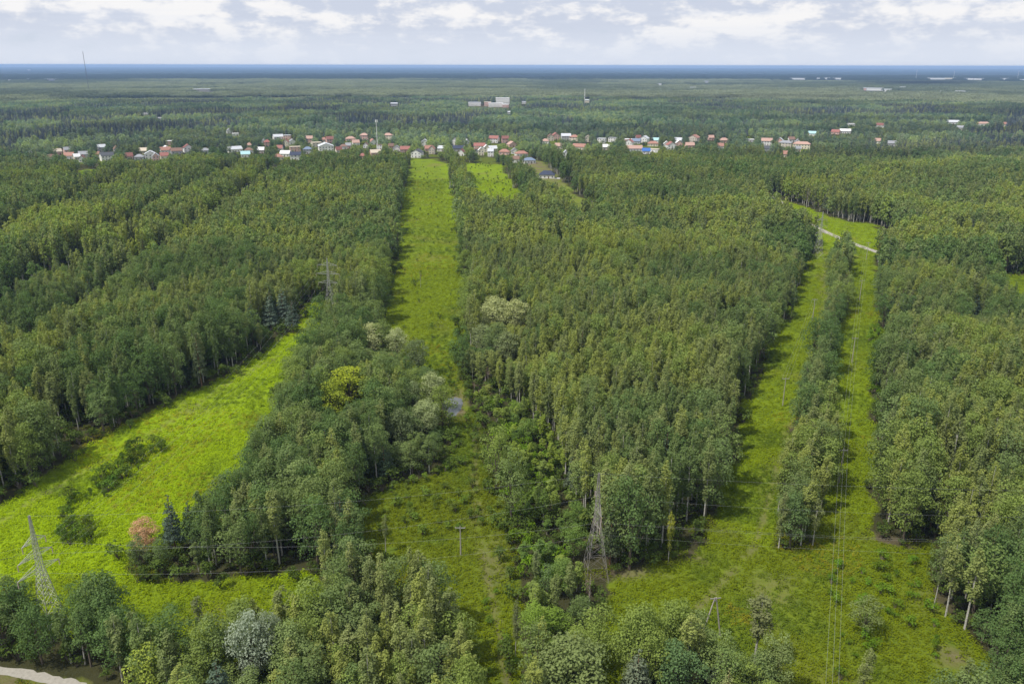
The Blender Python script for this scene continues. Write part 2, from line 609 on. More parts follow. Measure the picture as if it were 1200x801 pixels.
def mesh_from_leaves(name, V, L, material, extra=None, extra_mat=None):
    n = len(L)
    f = (np.arange(n)[:, None] * 4 + np.arange(4)[None])
    verts, faces = V.tolist(), f.tolist()
    mi = [0] * n
    if extra is not None:
        b = len(verts)
        verts += extra.v
        faces += [tuple(b + i for i in q) for q in extra.f]
        mi += [1] * len(extra.f)
    m = bpy.data.meshes.new(name)
    m.from_pydata(verts, [], faces)
    m.materials.append(material)
    if extra is not None:
        m.materials.append(extra_mat)
        m.polygons.foreach_set('material_index', mi)
    a = m.attributes.new('leaf', 'FLOAT', 'FACE')
    a.data.foreach_set('value', np.concatenate([L, np.full(len(faces) - n, .5)]).astype(np.float32))
    m.update()
    return m


def shape_birch(rg, h=18.0):
    """slender tree: plume-like crown on a leaning pale trunk"""
    cl, tr = [], MB()
    lean = rg.normal(size=2) * .035 * h * .4
    cb = h * rg.uniform(.24, .44)
    w_ = rg.uniform(1.15, 1.95)
    axis = lambda z: (lean[0] * (z / h) ** 1.4, lean[1] * (z / h) ** 1.4)
    tr.tube([(*axis(z), z) for z in np.linspace(0, h * .93, 7)], np.linspace(.17, .03, 7), 6)
    z = cb
    while z < h * .97:
        k = (z - cb) / (h - cb)
        prof = w_ * (math.sin(min(1, k * 1.25 + .22) * math.pi * .5) if k < .6 else max(.16, 1 - ((k - .6) / .42) ** 1.7))
        for _ in range(3 if k < .75 else 2):
            a = rg.uniform(0, 2 * math.pi)
            rad = prof * rg.uniform(.25, .85)
            ax = axis(z)
            x, y = ax[0] + math.cos(a) * rad, ax[1] + math.sin(a) * rad
            s = rg.uniform(.5, .95) * (.5 + .5 * prof / w_)
            cl.append((x, y, z + rg.normal() * .35, s * .9, s * rg.uniform(1.3, 2.2)))
            if rg.random() < .4 and z < h * .8:
                tr.tube([(*axis(z - 1.2), z - 1.2), (x, y, z)], [.05, .015], 3, cap=False)
        z += rg.uniform(.7, 1.0)
    return cl, tr


def shape_round(rg, h=13.0, w_=3.4, cb=.1, lobes=16, pointy=.0):
    cl, tr = [], MB()
    w_, cb, lobes, pointy = w_ * rg.uniform(.78, 1.15), cb + rg.uniform(-.03, .14), lobes + int(rg.integers(-3, 7)), rg.uniform(0, .55)
    tr.tube([(0, 0, 0), (rg.normal() * .1, 0, h * .25), (rg.normal() * .2, rg.normal() * .2, h * .6)], [.24, .18, .06], 6)
    zc, rz = h * (cb + (1 - cb) / 2), h * (1 - cb) / 2
    for i in range(lobes):
        u = 1 - 2 * (i + .5) / lobes
        a = i * 2.39996 + rg.normal() * .35
        rr_ = math.sqrt(max(0, 1 - u * u)) * (1 - pointy * max(0, u))
        s = w_ * rg.uniform(.30, .46)
        k = rg.uniform(.58, .86)
        x, y, z = math.cos(a) * rr_ * w_ * k, math.sin(a) * rr_ * w_ * k, zc + u * (rz - s * .6)
        cl.append((x, y, z, s, s * rg.uniform(.75, 1.1)))
        if u > -.5:
            tr.tube([(0, 0, h * .25), (x * .5, y * .5, z * .62), (x * .9, y * .9, z)], [.1, .06, .02], 3, cap=False)
    cl.append((0, 0, zc, w_ * .55, rz * .6))
    return cl, tr


def shape_pine(rg, h=14.0, w_=2.1):
    cl, tr = [], MB()
    tr.tube([(0, 0, 0), (0, 0, h * .5), (rg.normal() * .1, 0, h * .97)], [.2, .14, .03], 6)
    z = h * rg.uniform(.16, .26)
    while z < h:
        k = (z / h)
        prof = w_ * max(.14, (1 - k) ** .75 * 1.25)
        n = 5 if k < .6 else 4 if k < .85 else 2
        a0 = rg.uniform(0, 6.28)
        for i in range(n):
            a = a0 + i * 6.283 / n + rg.normal() * .2
            rad = prof * rg.uniform(.5, .8)
            s = prof * rg.uniform(.32, .48) + .12
            cl.append((math.cos(a) * rad, math.sin(a) * rad, z + rg.normal() * .15, s, s * .55))
            if k < .8:
                tr.tube([(0, 0, z - .2), (math.cos(a) * rad, math.sin(a) * rad, z)], [.05, .02], 3, cap=False)
        z += h * .062
    return cl, tr


def shape_shrub(rg, h=2.6, w_=1.7):
    cl, tr = [], MB()
    for i in range(7):
        a, rad = rg.uniform(0, 6.28), w_ * rg.uniform(.1, .7)
        s = w_ * rg.uniform(.3, .5)
        z = h * rg.uniform(.35, .8)
        cl.append((math.cos(a) * rad, math.sin(a) * rad, z, s, s * .9))
        tr.tube([(0, 0, 0), (math.cos(a) * rad, math.sin(a) * rad, z)], [.05, .02], 3, cap=False)
    return cl, tr


class Proto:
    pass


def make_protos(name, shape, kinds, material, bark, leaf, per, far_leaf, far_per, h, seed0, **kw):
    out = []
    for k in range(kinds):
        rg = np.random.default_rng(seed0 + k)
        cl, tr = shape(rg, h, **kw)
        p = Proto()
        p.h = h
        V, L = leaves_mesh(cl, leaf, per, rg)
        p.crown = mesh_from_leaves(name + '_crown', V, L, material)
        p.trunk = tr.mesh(name + '_trunk', bark)
        p.joined = mesh_from_leaves(name, V, L, material, tr, bark)
        Vf, Lf = leaves_mesh(cl, far_leaf, far_per, rg)
        p.far = mesh_from_leaves(name + '_distant', Vf, Lf, material, tr, bark)
        out.append(p)
    return out


P_BIRCH = make_protos('birch', shape_birch, 10, M_BIRCH, M_BARKW, .34, 66, .72, 15, 18.0, 100)
P_ROUND = make_protos('broad', shape_round, 7, M_BROAD, M_BARK, .34, 62, .85, 12, 13.0, 200)
P_PINE = make_protos('pine', shape_pine, 3, M_PINE, M_BARKP, .34, 150, .7, 34, 13.0, 300)
P_WILLOW = make_protos('willow', lambda rg, h: shape_round(rg, h, 4.6, .1, 26), 3, M_WILLOW, M_BARK, .35, 60, .9, 12, 12.0, 400)
P_SHRUB = make_protos('shrub', shape_shrub, 3, M_SHRUB, M_BARK, .34, 60, .7, 16, 2.6, 500)
P_TWIG = make_protos('bare_tree', shape_birch, 1, M_TWIG, M_BARKW, .22, 40, .5, 9, 12.0, 600)

# tall meadow plants: a tuft of blades and flower heads
TUFTS = []
for k in range(3):
    rg = np.random.default_rng(700 + k)
    V, L = leaves_mesh([(0, 0, .12, .75, .38), (rg.normal() * .3, rg.normal() * .3, .3, .3, .35)], .27, 70, rg, up=1.3)
    TUFTS.append(mesh_from_leaves('tuft', V, L, M_GRASS))

# far canopy patches: 44 m squares of crowns for woods beyond 2 km
PATCH = []
for k in range(4):
    rg = np.random.default_rng(800 + k)
    cl = []
    for i in range(95):
        x, y = rg.uniform(-23, 23, 2)
        hh = rg.uniform(10, 15)
        s = rg.uniform(1.6, 2.9)
        cl.append((x, y, hh - s, s, s * 1.25))
        cl.append((x + rg.normal() * .8, y + rg.normal() * .8, hh - s * 2.4, s * .8, s))
    V, L = leaves_mesh(cl, 2.1, 3.4, rg)
    PATCH.append(mesh_from_leaves('canopy_patch', V, L, M_BROAD))


# ------------------------------------------------------------------ geometry-node scatter for what nobody counts
def scatter(name, meshes, x, y, scl, rot, pick, tint, **kw):
    """one object: its points carry an instance of one of the meshes"""
    src = bpy.data.collections.new(name + '_shapes')
    for k, me in enumerate(meshes):
        o = bpy.data.objects.new('%s_%02d' % (me.name, k), me)
        src.objects.link(o)
    n = len(x)
    me = bpy.data.meshes.new(name)
    me.vertices.add(n)
    me.vertices.foreach_set('co', np.stack([x, y, np.zeros(n)], -1).astype(np.float32).ravel())
    for nm, ty, fld, arr in (('scl', 'FLOAT_VECTOR', 'vector', scl), ('rot', 'FLOAT_VECTOR', 'vector', rot),
                             ('pick', 'INT', 'value', pick), ('tint', 'FLOAT_VECTOR', 'vector', tint)):
        a = me.attributes.new(nm, ty, 'POINT')
        a.data.foreach_set(fld, np.ascontiguousarray(arr, dtype=np.int32 if ty == 'INT' else np.float32).ravel())
    me.update()
    ob = obj(name, me, kind='stuff', **kw)
    ng = bpy.data.node_groups.new(name + '_scatter', 'GeometryNodeTree')
    ng.interface.new_socket('Geometry', in_out='INPUT', socket_type='NodeSocketGeometry')
    ng.interface.new_socket('Geometry', in_out='OUTPUT', socket_type='NodeSocketGeometry')
    gi = ng.nodes.new('NodeGroupInput')
    go = ng.nodes.new('NodeGroupOutput')
    ip = ng.nodes.new('GeometryNodeInstanceOnPoints')
    ci = ng.nodes.new('GeometryNodeCollectionInfo')
    ci.inputs['Collection'].default_value = src
    ci.inputs['Separate Children'].default_value = True
    ci.inputs['Reset Children'].default_value = True
    ip.inputs['Pick Instance'].default_value = True

    def attr(nm, ty):
        a = ng.nodes.new('GeometryNodeInputNamedAttribute')
        a.data_type = ty
        a.inputs[0].default_value = nm
        return a.outputs[0]
    L = ng.links.new
    L(gi.outputs[0], ip.inputs['Points'])
    L(ci.outputs[0], ip.inputs['Instance'])
    L(attr('pick', 'INT'), ip.inputs['Instance Index'])
    L(attr('rot', 'FLOAT_VECTOR'), ip.inputs['Rotation'])
    L(attr('scl', 'FLOAT_VECTOR'), ip.inputs['Scale'])
    L(ip.outputs[0], go.inputs[0])
    md = ob.modifiers.new('scatter', 'NODES')
    md.node_group = ng
    return ob


def grid_points(d0, d1, cell, jit=.95, margin=60, seed=1):
    """jittered grid over the part of the land the picture can see"""
    rg = np.random.default_rng(seed)
    xm = d1 * .66 + margin
    xs = np.arange(-xm, xm, cell)
    ys = np.arange(max(60, d0 * .8) if d0 else 60, d1, cell)
    X, Y = np.meshgrid(xs, ys)
    X = X.ravel() + rg.uniform(-.5, .5, X.size) * cell * jit
    Y = Y.ravel() + rg.uniform(-.5, .5, Y.size) * cell * jit
    D = np.hypot(X, Y)
    k = (D >= d0) & (D < d1) & (np.abs(X) < Y * .652 + margin)
    return X[k], Y[k]


# rows between old field strips: dark seams that run towards the strip's vanishing point
VX, VY = G(494.0, 90.0)
vdir = np.array([VX, VY]) / math.hypot(VX, VY)


def lateral(x, y):
    """distance across the old field strips"""
    return x * vdir[1] - y * vdir[0]


SEAMS = [float(lateral(*G(px, py))) for px, py in ((247, 267), (133, 290), (60, 262))]
HOUSES_PX = []     # filled in by the village below, used to keep views to the houses open

# ------------------------------------------------------------------ village
PAINT = {'white': (.78, .77, .74), 'cream': (.70, .64, .50), 'pink': (.66, .44, .38), 'grey': (.45, .45, .45), 'beige': (.58, .52, .43), 'yellow': (.72, .62, .34)}
ROOF = {'orange': (.33, .17, .13), 'red': (.29, .12, .10), 'dark red': (.20, .085, .07), 'salmon': (.42, .27, .22), 'brown': (.20, .12, .09),
        'grey': (.26, .27, .29), 'light grey': (.50, .52, .55), 'dark grey': (.07, .075, .085), 'navy': (.035, .045, .08), 'slate blue': (.16, .21, .30),
        'white': (.72, .72, .72), 'turquoise': (.35, .55, .58), 'blue': (.04, .13, .40), 'beige': (.52, .45, .36)}
_mc = {}


def paint(kind, c):
    if (kind, c) not in _mc:
        col = (PAINT if kind == 'wall' else ROOF)[c]
        _mc[(kind, c)] = flat(c.replace(' ', '_') + '_' + kind, col, .85 if kind == 'wall' else .7, 0, .16 if kind == 'wall' else .25, .8 if kind == 'wall' else 1.5)
    return _mc[(kind, c)]


M_WIN = flat('window_glass', (.05, .06, .075), .15, 0, .1, 1, spec=.8)
M_FRAME = flat('window_frame', (.7, .7, .68), .6)
M_DOOR = flat('dark_wood_door', (.14, .08, .05), .6)
M_BRICK = flat('chimney_brick', (.30, .14, .10), .9)
M_BLOCK = flat('bare_brick', (.42, .24, .17), .9)

wm = MB()
wm.box((-.55, -.04, 0), (.55, 0, 1.3))
WINDOW = wm.mesh('window', M_WIN)
wm = MB()
for a_, b_ in (((-.63, -.06, -.08), (-.55, .0, 1.38)), ((.55, -.06, -.08), (.63, .0, 1.38)), ((-.55, -.06, 1.3), (.55, .0, 1.38)), ((-.55, -.06, -.08), (.55, .0, 0)), ((-.03, -.06, 0), (.03, -.041, 1.3))):
    wm.box(a_, b_)
WFRAME = wm.mesh('window_frame', M_FRAME)
wm = MB()
wm.box((-.5, -.05, 0), (.5, 0, 2.1))
DOOR = wm.mesh('door', M_DOOR)
wm = MB()
wm.box((-.3, -.3, -1.4), (.3, .3, .7)).box((-.36, -.36, .7), (.36, .36, .8))
CHIMNEY = wm.mesh('chimney', M_BRICK)


def house(loc, rz, w_, d, eave, roof_h, kind, wall, roof, label, name='house', cat='house', group='houses of the village'):
    e = empty(name, loc, rz, label=label, cat=cat, group=group)
    m = MB()
    hw, hd = w_ / 2, d / 2
    if kind == 'gable':            # ridge along x
        m.add([(-hw, -hd, 0), (hw, -hd, 0), (hw, hd, 0), (-hw, hd, 0), (-hw, -hd, eave), (hw, -hd, eave), (hw, hd, eave), (-hw, hd, eave), (-hw, 0, eave + roof_h * .96), (hw, 0, eave + roof_h * .96)],
              [(0, 1, 5, 4), (2, 3, 7, 6), (1, 2, 6, 9, 5), (3, 0, 4, 8, 7)])
    elif kind == 'front':          # ridge towards the viewer
        m.add([(-hw, -hd, 0), (hw, -hd, 0), (hw, hd, 0), (-hw, hd, 0), (-hw, -hd, eave), (hw, -hd, eave), (hw, hd, eave), (-hw, hd, eave), (0, -hd, eave + roof_h * .96), (0, hd, eave + roof_h * .96)],
              [(0, 1, 5, 8, 4), (2, 3, 7, 9, 6), (1, 2, 6, 5), (3, 0, 4, 7)])
    else:
        m.box((-hw, -hd, 0), (hw, hd, eave))
    obj('wall', m.mesh('wall', paint('wall', wall)), e)
    m = MB()
    ov, th = .45, .22
    if kind in ('gable', 'front'):
        prof = [(-1, eave - .12), (0, eave + roof_h), (1, eave - .12)]
        L1 = (hw if kind == 'gable' else hd) + ov
        L2 = (hd if kind == 'gable' else hw) + ov
        vs = []
        for s in (-L1, L1):
            for dz in (.05, .05 + th):
                for k, z in prof:
                    vs.append((s, k * L2, z + dz) if kind == 'gable' else (k * L2, s, z + dz))
        m.add(vs, [(0, 1, 7, 6), (1, 2, 8, 7), (3, 9, 10, 4), (4, 10, 11, 5), (0, 3, 4, 1), (1, 4, 5, 2), (6, 7, 10, 9), (7, 8, 11, 10), (0, 6, 9, 3), (2, 5, 11, 8)])
    elif kind == 'hip':
        r_ = max(.4, hw - hd * .85)
        W_, D_ = hw + ov, hd + ov
        m.add([(-W_, -D_, eave), (W_, -D_, eave), (W_, D_, eave), (-W_, D_, eave), (-W_, -D_, eave + .2), (W_, -D_, eave + .2), (W_, D_, eave + .2), (-W_, D_, eave + .2),
               (-r_, 0, eave + roof_h), (r_, 0, eave + roof_h)],
              [(3, 2, 1, 0), (0, 1, 5, 4), (1, 2, 6, 5), (2, 3, 7, 6), (3, 0, 4, 7), (4, 5, 9, 8), (6, 7, 8, 9), (5, 6, 9), (7, 4, 8)])
    else:
        m.box((-hw - .25, -hd - .25, eave + .003), (hw + .25, hd + .25, eave + .35))
    rf = obj('roof', m.mesh('roof', paint('roof', roof)), e)
    if kind != 'flat':
        c_ = obj('chimney', CHIMNEY, rf)
        c_.location = (hw * .35, .2, eave + roof_h) if kind != 'front' else (.2, hd * .3, eave + roof_h)
    floors = 2 if eave > 4.5 else 1
    nwin = max(2, int(w_ / 3.2))
    for fl in range(floors):
        for k in range(nwin):
            x = -hw + w_ * (k + .5) / nwin
            if fl == 0 and k == nwin // 2:
                d_ = obj('door', DOOR, e)
                d_.location = (x, -hd - .003, .05)
                continue
            wn = obj('window', WINDOW, e)
            wn.location = (x, -hd - .003, .95 + fl * 2.8)
            wf = obj('window_frame', WFRAME, wn)
    for side in (-1, 1):
        wn = obj('window', WINDOW, e)
        wn.location = (side * (hw + .003), 0, .95 + (floors - 1) * 2.8)
        wn.rotation_euler = (0, 0, side * math.pi / 2)
        obj('window_frame', WFRAME, wn)
    return e


# px, centre row of the house, width in px, wall, roof, roof form, storeys
VILL = [(37, 181, 7, 'white', 'grey', 'front', 1), (68, 178, 8, 'pink', 'beige', 'gable', 1), (82, 183, 10, 'white', 'orange', 'gable', 1),
        (100, 181, 13, 'grey', 'grey', 'gable', 1), (116, 181, 7, 'cream', 'orange', 'hip', 1), (126, 185, 14, 'white', 'dark grey', 'gable', 2),
        (137, 175, 6, 'grey', 'brown', 'front', 1), (151, 183, 9, 'pink', 'dark red', 'gable', 1), (167, 177, 12, 'beige', 'beige', 'gable', 1), (164, 184, 10, 'grey', 'grey', 'hip', 1),
        (177, 183, 12, 'white', 'light grey', 'front', 2), (194, 176, 12, 'white', 'orange', 'gable', 1), (193, 183, 9, 'cream', 'red', 'gable', 1), (207, 177, 12, 'grey', 'brown', 'gable', 1),
        (221, 175, 11, 'white', 'dark red', 'front', 2), (241, 176, 11, 'grey', 'grey', 'hip', 1), (199, 167, 8, 'pink', 'white', 'flat', 2), (275, 175, 16, 'white', 'light grey', 'gable', 1),
        (292, 176, 9, 'white', 'brown', 'hip', 1), (288, 181, 10, 'white', 'turquoise', 'gable', 1), (269, 153, 6, 'white', 'grey', 'front', 1), (276, 156, 7, 'white', 'white', 'flat', 1),
        (171, 132, 8, 'white', 'grey', 'flat', 2), (188, 137, 6, 'white', 'white', 'flat', 1), (306, 176, 8, 'beige', 'white', 'gable', 1), (326, 160, 11, 'white', 'light grey', 'gable', 1),
        (337, 160, 8, 'pink', 'light grey', 'flat', 2), (343, 166, 8, 'white', 'grey', 'front', 1), (346, 174, 12, 'pink', 'beige', 'flat', 2), (326, 184, 11, 'cream', 'orange', 'hip', 1),
        (335, 180, 11, 'white', 'white', 'gable', 1), (347, 184, 12, 'white', 'navy', 'gable', 2), (361, 177, 10, 'grey', 'slate blue', 'hip', 2), (371, 169, 11, 'cream', 'beige', 'flat', 2),
        (382, 173, 17, 'white', 'light grey', 'front', 2), (387, 165, 9, 'pink', 'dark red', 'gable', 2), (397, 176, 7, 'beige', 'dark red', 'gable', 1), (411, 162, 11, 'pink', 'salmon', 'hip', 1),
        (417, 167, 8, 'white', 'salmon', 'gable', 1), (427, 160, 9, 'pink', 'salmon', 'hip', 2), (437, 166, 8, 'white', 'orange', 'front', 1), (429, 170, 6, 'white', 'brown', 'front', 1),
        (425, 183, 8, 'pink', 'red', 'hip', 1), (445, 172, 6, 'white', 'brown', 'flat', 2), (440, 179, 12, 'pink', 'beige', 'gable', 1), (455, 160, 10, 'cream', 'salmon', 'hip', 2),
        (465, 174, 8, 'white', 'grey', 'front', 1), (475, 175, 11, 'pink', 'red', 'gable', 1), (489, 181, 12, 'white', 'dark grey', 'front', 2), (498, 168, 8, 'white', 'light grey', 'front', 2),
        (503, 174, 10, 'pink', 'orange', 'gable', 1), (517, 174, 8, 'white', 'light grey', 'gable', 1), (533, 167, 5, 'white', 'grey', 'front', 2), (537, 174, 12, 'grey', 'navy', 'gable', 1),
        (541, 179, 8, 'white', 'dark red', 'front', 1), (547, 168, 6, 'white', 'light grey', 'front', 2), (562, 171, 13, 'white', 'red', 'gable', 1), (579, 164, 11, 'white', 'red', 'gable', 2),
        (592, 164, 8, 'pink', 'dark red', 'gable', 2), (600, 169, 10, 'pink', 'salmon', 'front', 1), (591, 178, 12, 'pink', 'orange', 'hip', 1), (603, 177, 8, 'white', 'grey', 'front', 1),
        (577, 174, 10, 'beige', 'light grey', 'gable', 1), (611, 180, 14, 'white', 'orange', 'hip', 1), (604, 187, 9, 'white', 'brown', 'gable', 1), (620, 188, 14, 'white', 'slate blue', 'hip', 1),
        (639, 165, 8, 'white', 'salmon', 'hip', 1), (651, 160, 8, 'pink', 'red', 'front', 2), (663, 161, 11, 'grey', 'light grey', 'gable', 2), (673, 162, 10, 'cream', 'orange', 'hip', 2),
        (655, 171, 9, 'beige', 'salmon', 'gable', 1), (679, 172, 15, 'cream', 'orange', 'gable', 1), (663, 182, 6, 'white', 'light grey', 'front', 2), (689, 163, 6, 'cream', 'beige', 'front', 2),
        (705, 164, 9, 'white', 'light grey', 'flat', 2), (718, 163, 9, 'white', 'grey', 'flat', 2), (736, 163, 9, 'pink', 'white', 'flat', 1), (746, 165, 9, 'grey', 'slate blue', 'gable', 1),
        (755, 164, 9, 'white', 'light grey', 'front', 2), (768, 164, 8, 'white', 'turquoise', 'gable', 1), (743, 174, 18, 'white', 'salmon', 'gable', 1), (757, 177, 9, 'white', 'blue', 'gable', 1),
        (765, 168, 12, 'cream', 'orange', 'hip', 1), (766, 175, 12, 'white', 'beige', 'flat', 1), (786, 172, 10, 'white', 'red', 'front', 2), (795, 164, 9, 'grey', 'light grey', 'gable', 1),
        (813, 163, 11, 'beige', 'orange', 'front', 2), (808, 170, 10, 'pink', 'salmon', 'gable', 1), (833, 161, 6, 'pink', 'salmon', 'gable', 1), (848, 164, 10, 'pink', 'salmon', 'hip', 1),
        (844, 171, 7, 'white', 'orange', 'gable', 1), (879, 163, 9, 'grey', 'white', 'flat', 1), (898, 167, 12, 'white', 'salmon', 'gable', 2), (900, 174, 13, 'grey', 'dark grey', 'gable', 1),
        (920, 169, 14, 'beige', 'grey', 'hip', 2), (927, 163, 7, 'white', 'brown', 'gable', 1), (939, 171, 19, 'cream', 'salmon', 'hip', 2), (919, 181, 7, 'beige', 'orange', 'gable', 1),
        (951, 156, 9, 'white', 'turquoise', 'gable', 1), (979, 154, 9, 'pink', 'red', 'gable', 1), (990, 153, 12, 'white', 'white', 'gable', 1), (997, 144, 8, 'white', 'white', 'flat', 1),
        (1031, 146, 9, 'white', 'dark red', 'gable', 1), (1028, 165, 6, 'white', 'salmon', 'gable', 1), (1045, 168, 10, 'grey', 'grey', 'gable', 1), (1116, 142, 13, 'white', 'light grey', 'gable', 1),
        (1125, 149, 7, 'grey', 'grey', 'gable', 1), (1152, 144, 13, 'white', 'salmon', 'hip', 1), (1177, 145, 5, 'cream', 'orange', 'gable', 1)]


def quarter(px):
    for lim, s in ((60, 'at the far left end of the village'), (150, 'in the left tail of the village'), (250, 'in the row left of the long field seams'), (320, 'between the two left rows of houses'),
                   (400, 'in the cluster left of the phone mast'), (480, 'beside the phone mast'), (530, 'at the head of the long strip meadow'), (575, 'above the small bright meadow'),
                   (630, 'above the mown field'), (700, 'right of the mown field'), (800, 'in the village right of centre'), (870, 'in the thin row right of centre'),
                   (960, 'in the cluster at the right end of the village'), (1060, 'among trees past the right cluster')):
        if px < lim:
            return s
    return 'alone in the woods at the far right'


_r = random.Random(5)
for a, b_, y_, n_ in ((60, 250, 179, 9), (268, 400, 170, 9), (400, 480, 171, 6), (495, 640, 174, 10), (645, 800, 167, 9), (880, 950, 169, 5)):
    for _ in range(n_):
        q = (_r.uniform(a, b_), y_ + _r.uniform(-7, 8), _r.uniform(5, 9), _r.choice(['white', 'white', 'cream', 'pink', 'beige', 'grey']),
             _r.choice(['salmon', 'red', 'brown', 'light grey', 'grey', 'dark red', 'orange', 'white']), _r.choice(['gable', 'front', 'hip']), _r.choice([1, 1, 2]))
        if min((h_[0] - q[0]) ** 2 + (2 * (h_[1] - q[1])) ** 2 for h_ in VILL) > 36:
            VILL.append(q)
used, HOUSE_PTS = {}, []
for k, (px, py, wpx, wall, roof, kind, st) in enumerate(VILL):
    rg = random.Random(k)
    base_y = py + 3.2
    p = g3(px, base_y)
    D = p.length
    z = PX(np.array([p.x]), np.array([p.y]))[2][0]
    w_ = min(26, max(6.5, wpx * z / F * 1.0))
    d = min(w_, 11) * rg.uniform(.75, .95) if kind != 'front' else w_ * 1.1
    eave = (5.6 if st == 2 else 3.4) + rg.uniform(-.2, .3)
    rh = {'gable': 3.2, 'front': 3.4, 'hip': 2.8, 'flat': .4}[kind] * (1.1 if roof in ('red', 'orange', 'salmon', 'dark red') else 1)
    nb = sorted(range(len(VILL)), key=lambda q: abs(VILL[q][0] - px) + 1.5 * abs(VILL[q][1] - py))[1]
    side = 'left' if VILL[nb][0] > px else 'right'
    rt = {'gable': 'pitched', 'front': 'gabled', 'hip': 'hipped', 'flat': 'flat'}[kind]
    lab = f"{wall} house with {roof} {rt} roof {quarter(px)}"
    if lab in used or len(lab.split()) > 16:
        lab = f"{wall} house with {roof} {rt} roof, just {side} of a {VILL[nb][3]} house with {VILL[nb][4]} roof"
    used[lab] = 1
    house((p.x, p.y, 0), -math.atan2(p.x, p.y) + rg.uniform(-.35, .35), w_, d, eave, rh, kind, wall, roof, lab)
    HOUSE_PTS.append((px, base_y, wpx, p.x, p.y, w_))

# the lone new bungalow on its mown plot
p = g3(641, 208.5)
e = house((p.x, p.y, 0), -.12, 14.5, 9, 3.3, 3.6, 'hip', 'white', 'navy', 'new white bungalow with navy hipped roof alone on the mown plot', group='houses of the village')
m = MB()
m.box((-11.5, -6.2, .0), (-7.26, -2.0, .12)).box((-11.5, -6.2, .12), (-11.3, -2.0, 1.1)).box((7.3, -5.5, 0), (12.5, 2, .1))
obj('terrace', m.mesh('terrace', paint('wall', 'grey')), e)
HOUSE_PTS.append((641, 209, 24, p.x, p.y, 20))

# school or office complex in the distant woods
sc_ = [(556, 124.2, 15, 9, 'white', 'light grey', 'long white block at the left of the distant complex'), (571.5, 124.3, 8, 10, 'pink', 'beige', 'orange pink middle block of the distant complex'),
       (581, 125.3, 17, 9, 'white', 'white', 'low white front wing of the distant complex'), (589, 122.0, 16, 16, 'white', 'white', 'tallest white block with white roof of the distant complex'),
       (592.5, 125.8, 7, 7, 'pink', 'white', 'small pinkish annex at the right of the distant complex'), (614, 121.8, 5, 6, 'white', 'light grey', 'small white building standing apart right of the distant complex')]
for px, py, wpx, hh, wall, roof, lab in sc_:
    p = g3(px, py)
    z = PX(np.array([p.x]), np.array([p.y]))[2][0]
    house((p.x, p.y, 0), -math.atan2(p.x, p.y), wpx * z / F, 24, hh, .4, 'flat', wall, roof, lab, 'office_building', 'building', 'distant complex')
    HOUSE_PTS.append((px, py, wpx, p.x, p.y, wpx * z / F))

# warehouses and estates near the horizon
FARB = [(936, 93.4, 20, 'white'), (957, 93.2, 7, 'white'), (968, 93.0, 9, 'white'), (982, 93.2, 12, 'white'), (1010, 106, 9, 'pink'), (1025, 106.2, 18, 'white'), (1040, 107.6, 8, 'white'), (1056, 104.8, 9, 'grey'),
        (1096, 93.2, 20, 'white'), (1113, 93.0, 12, 'cream'), (1135, 93.6, 10, 'white'), (1148, 93.8, 12, 'white'), (1177, 93.6, 9, 'white'), (1106, 110.6, 10, 'white'), (1125, 110.2, 11, 'cream'),
        (812, 105.2, 7, 'white'), (771, 100.4, 8, 'white'), (783, 98, 6, 'white'), (10, 95.8, 8, 'white'), (34, 94.6, 7, 'grey'), (60, 94.8, 16, 'grey'), (34, 82.6, 3, 'white'), (688, 120, 5, 'cream'),
        (596, 134.5, 4, 'white'), (462, 124, 8, 'grey'), (240, 107.6, 26, 'beige'), (770, 96, 5, 'cream'), (828, 97.4, 7, 'grey'), (906, 94.6, 5, 'white'), (1198, 95, 6, 'white')]
def far_place(px, py):
    side = 'left' if px < 400 else 'middle' if px < 800 else 'right'
    depth = 'on the horizon plain' if py < 100 else 'in the far woods' if py < 115 else 'in the woods behind the village'
    return f"at the {side} {depth}"
uf = {}
for k, (px, py, wpx, wall) in enumerate(FARB):
    p = g3(px, py)
    z = PX(np.array([p.x]), np.array([p.y]))[2][0]
    w_ = wpx * z / F
    size = 'very long' if wpx > 17 else 'long' if wpx > 10 else 'mid-sized' if wpx > 6 else 'small'
    near_ = min([q for q in range(len(FARB)) if q != k], key=lambda q: abs(FARB[q][0] - px) + 2 * abs(FARB[q][1] - py))
    lab = f"{size} {wall} flat roofed hall {far_place(px, py)}"
    if lab in uf:
        lab = f"{size} {wall} hall {'left' if FARB[near_][0] > px else 'right'} of a {FARB[near_][3]} one {far_place(px, py)}"
    if lab in uf:
        lab += ', nearer the picture edge' if px > 1100 or px < 40 else ', nearer the middle'
    lab = ' '.join(lab.replace('flat roofed ', '').split()[:16]) if len(lab.split()) > 16 else lab
    uf[lab] = 1
    e = empty('warehouse', (p.x, p.y, 0), -math.atan2(p.x, p.y), label=lab, cat='building', group='distant halls and blocks')
    hh = 16 if D < 5000 and py > 100 else 24
    hh = (6 if wpx < 9 and py > 110 else 10) if py > 100 else 11
    m = MB()
    m.box((-w_ / 2, -25, 0), (w_ / 2, 25, hh))
    obj('wall', m.mesh('wall', paint('wall', wall)), e)
    m = MB()
    m.box((-w_ / 2 - .5, -25.5, hh + .003), (w_ / 2 + .5, 25.5, hh + .8))
    obj('roof', m.mesh('roof', paint('roof', 'light grey')), e)
    HOUSE_PTS.append((px, py, wpx, p.x, p.y, w_))

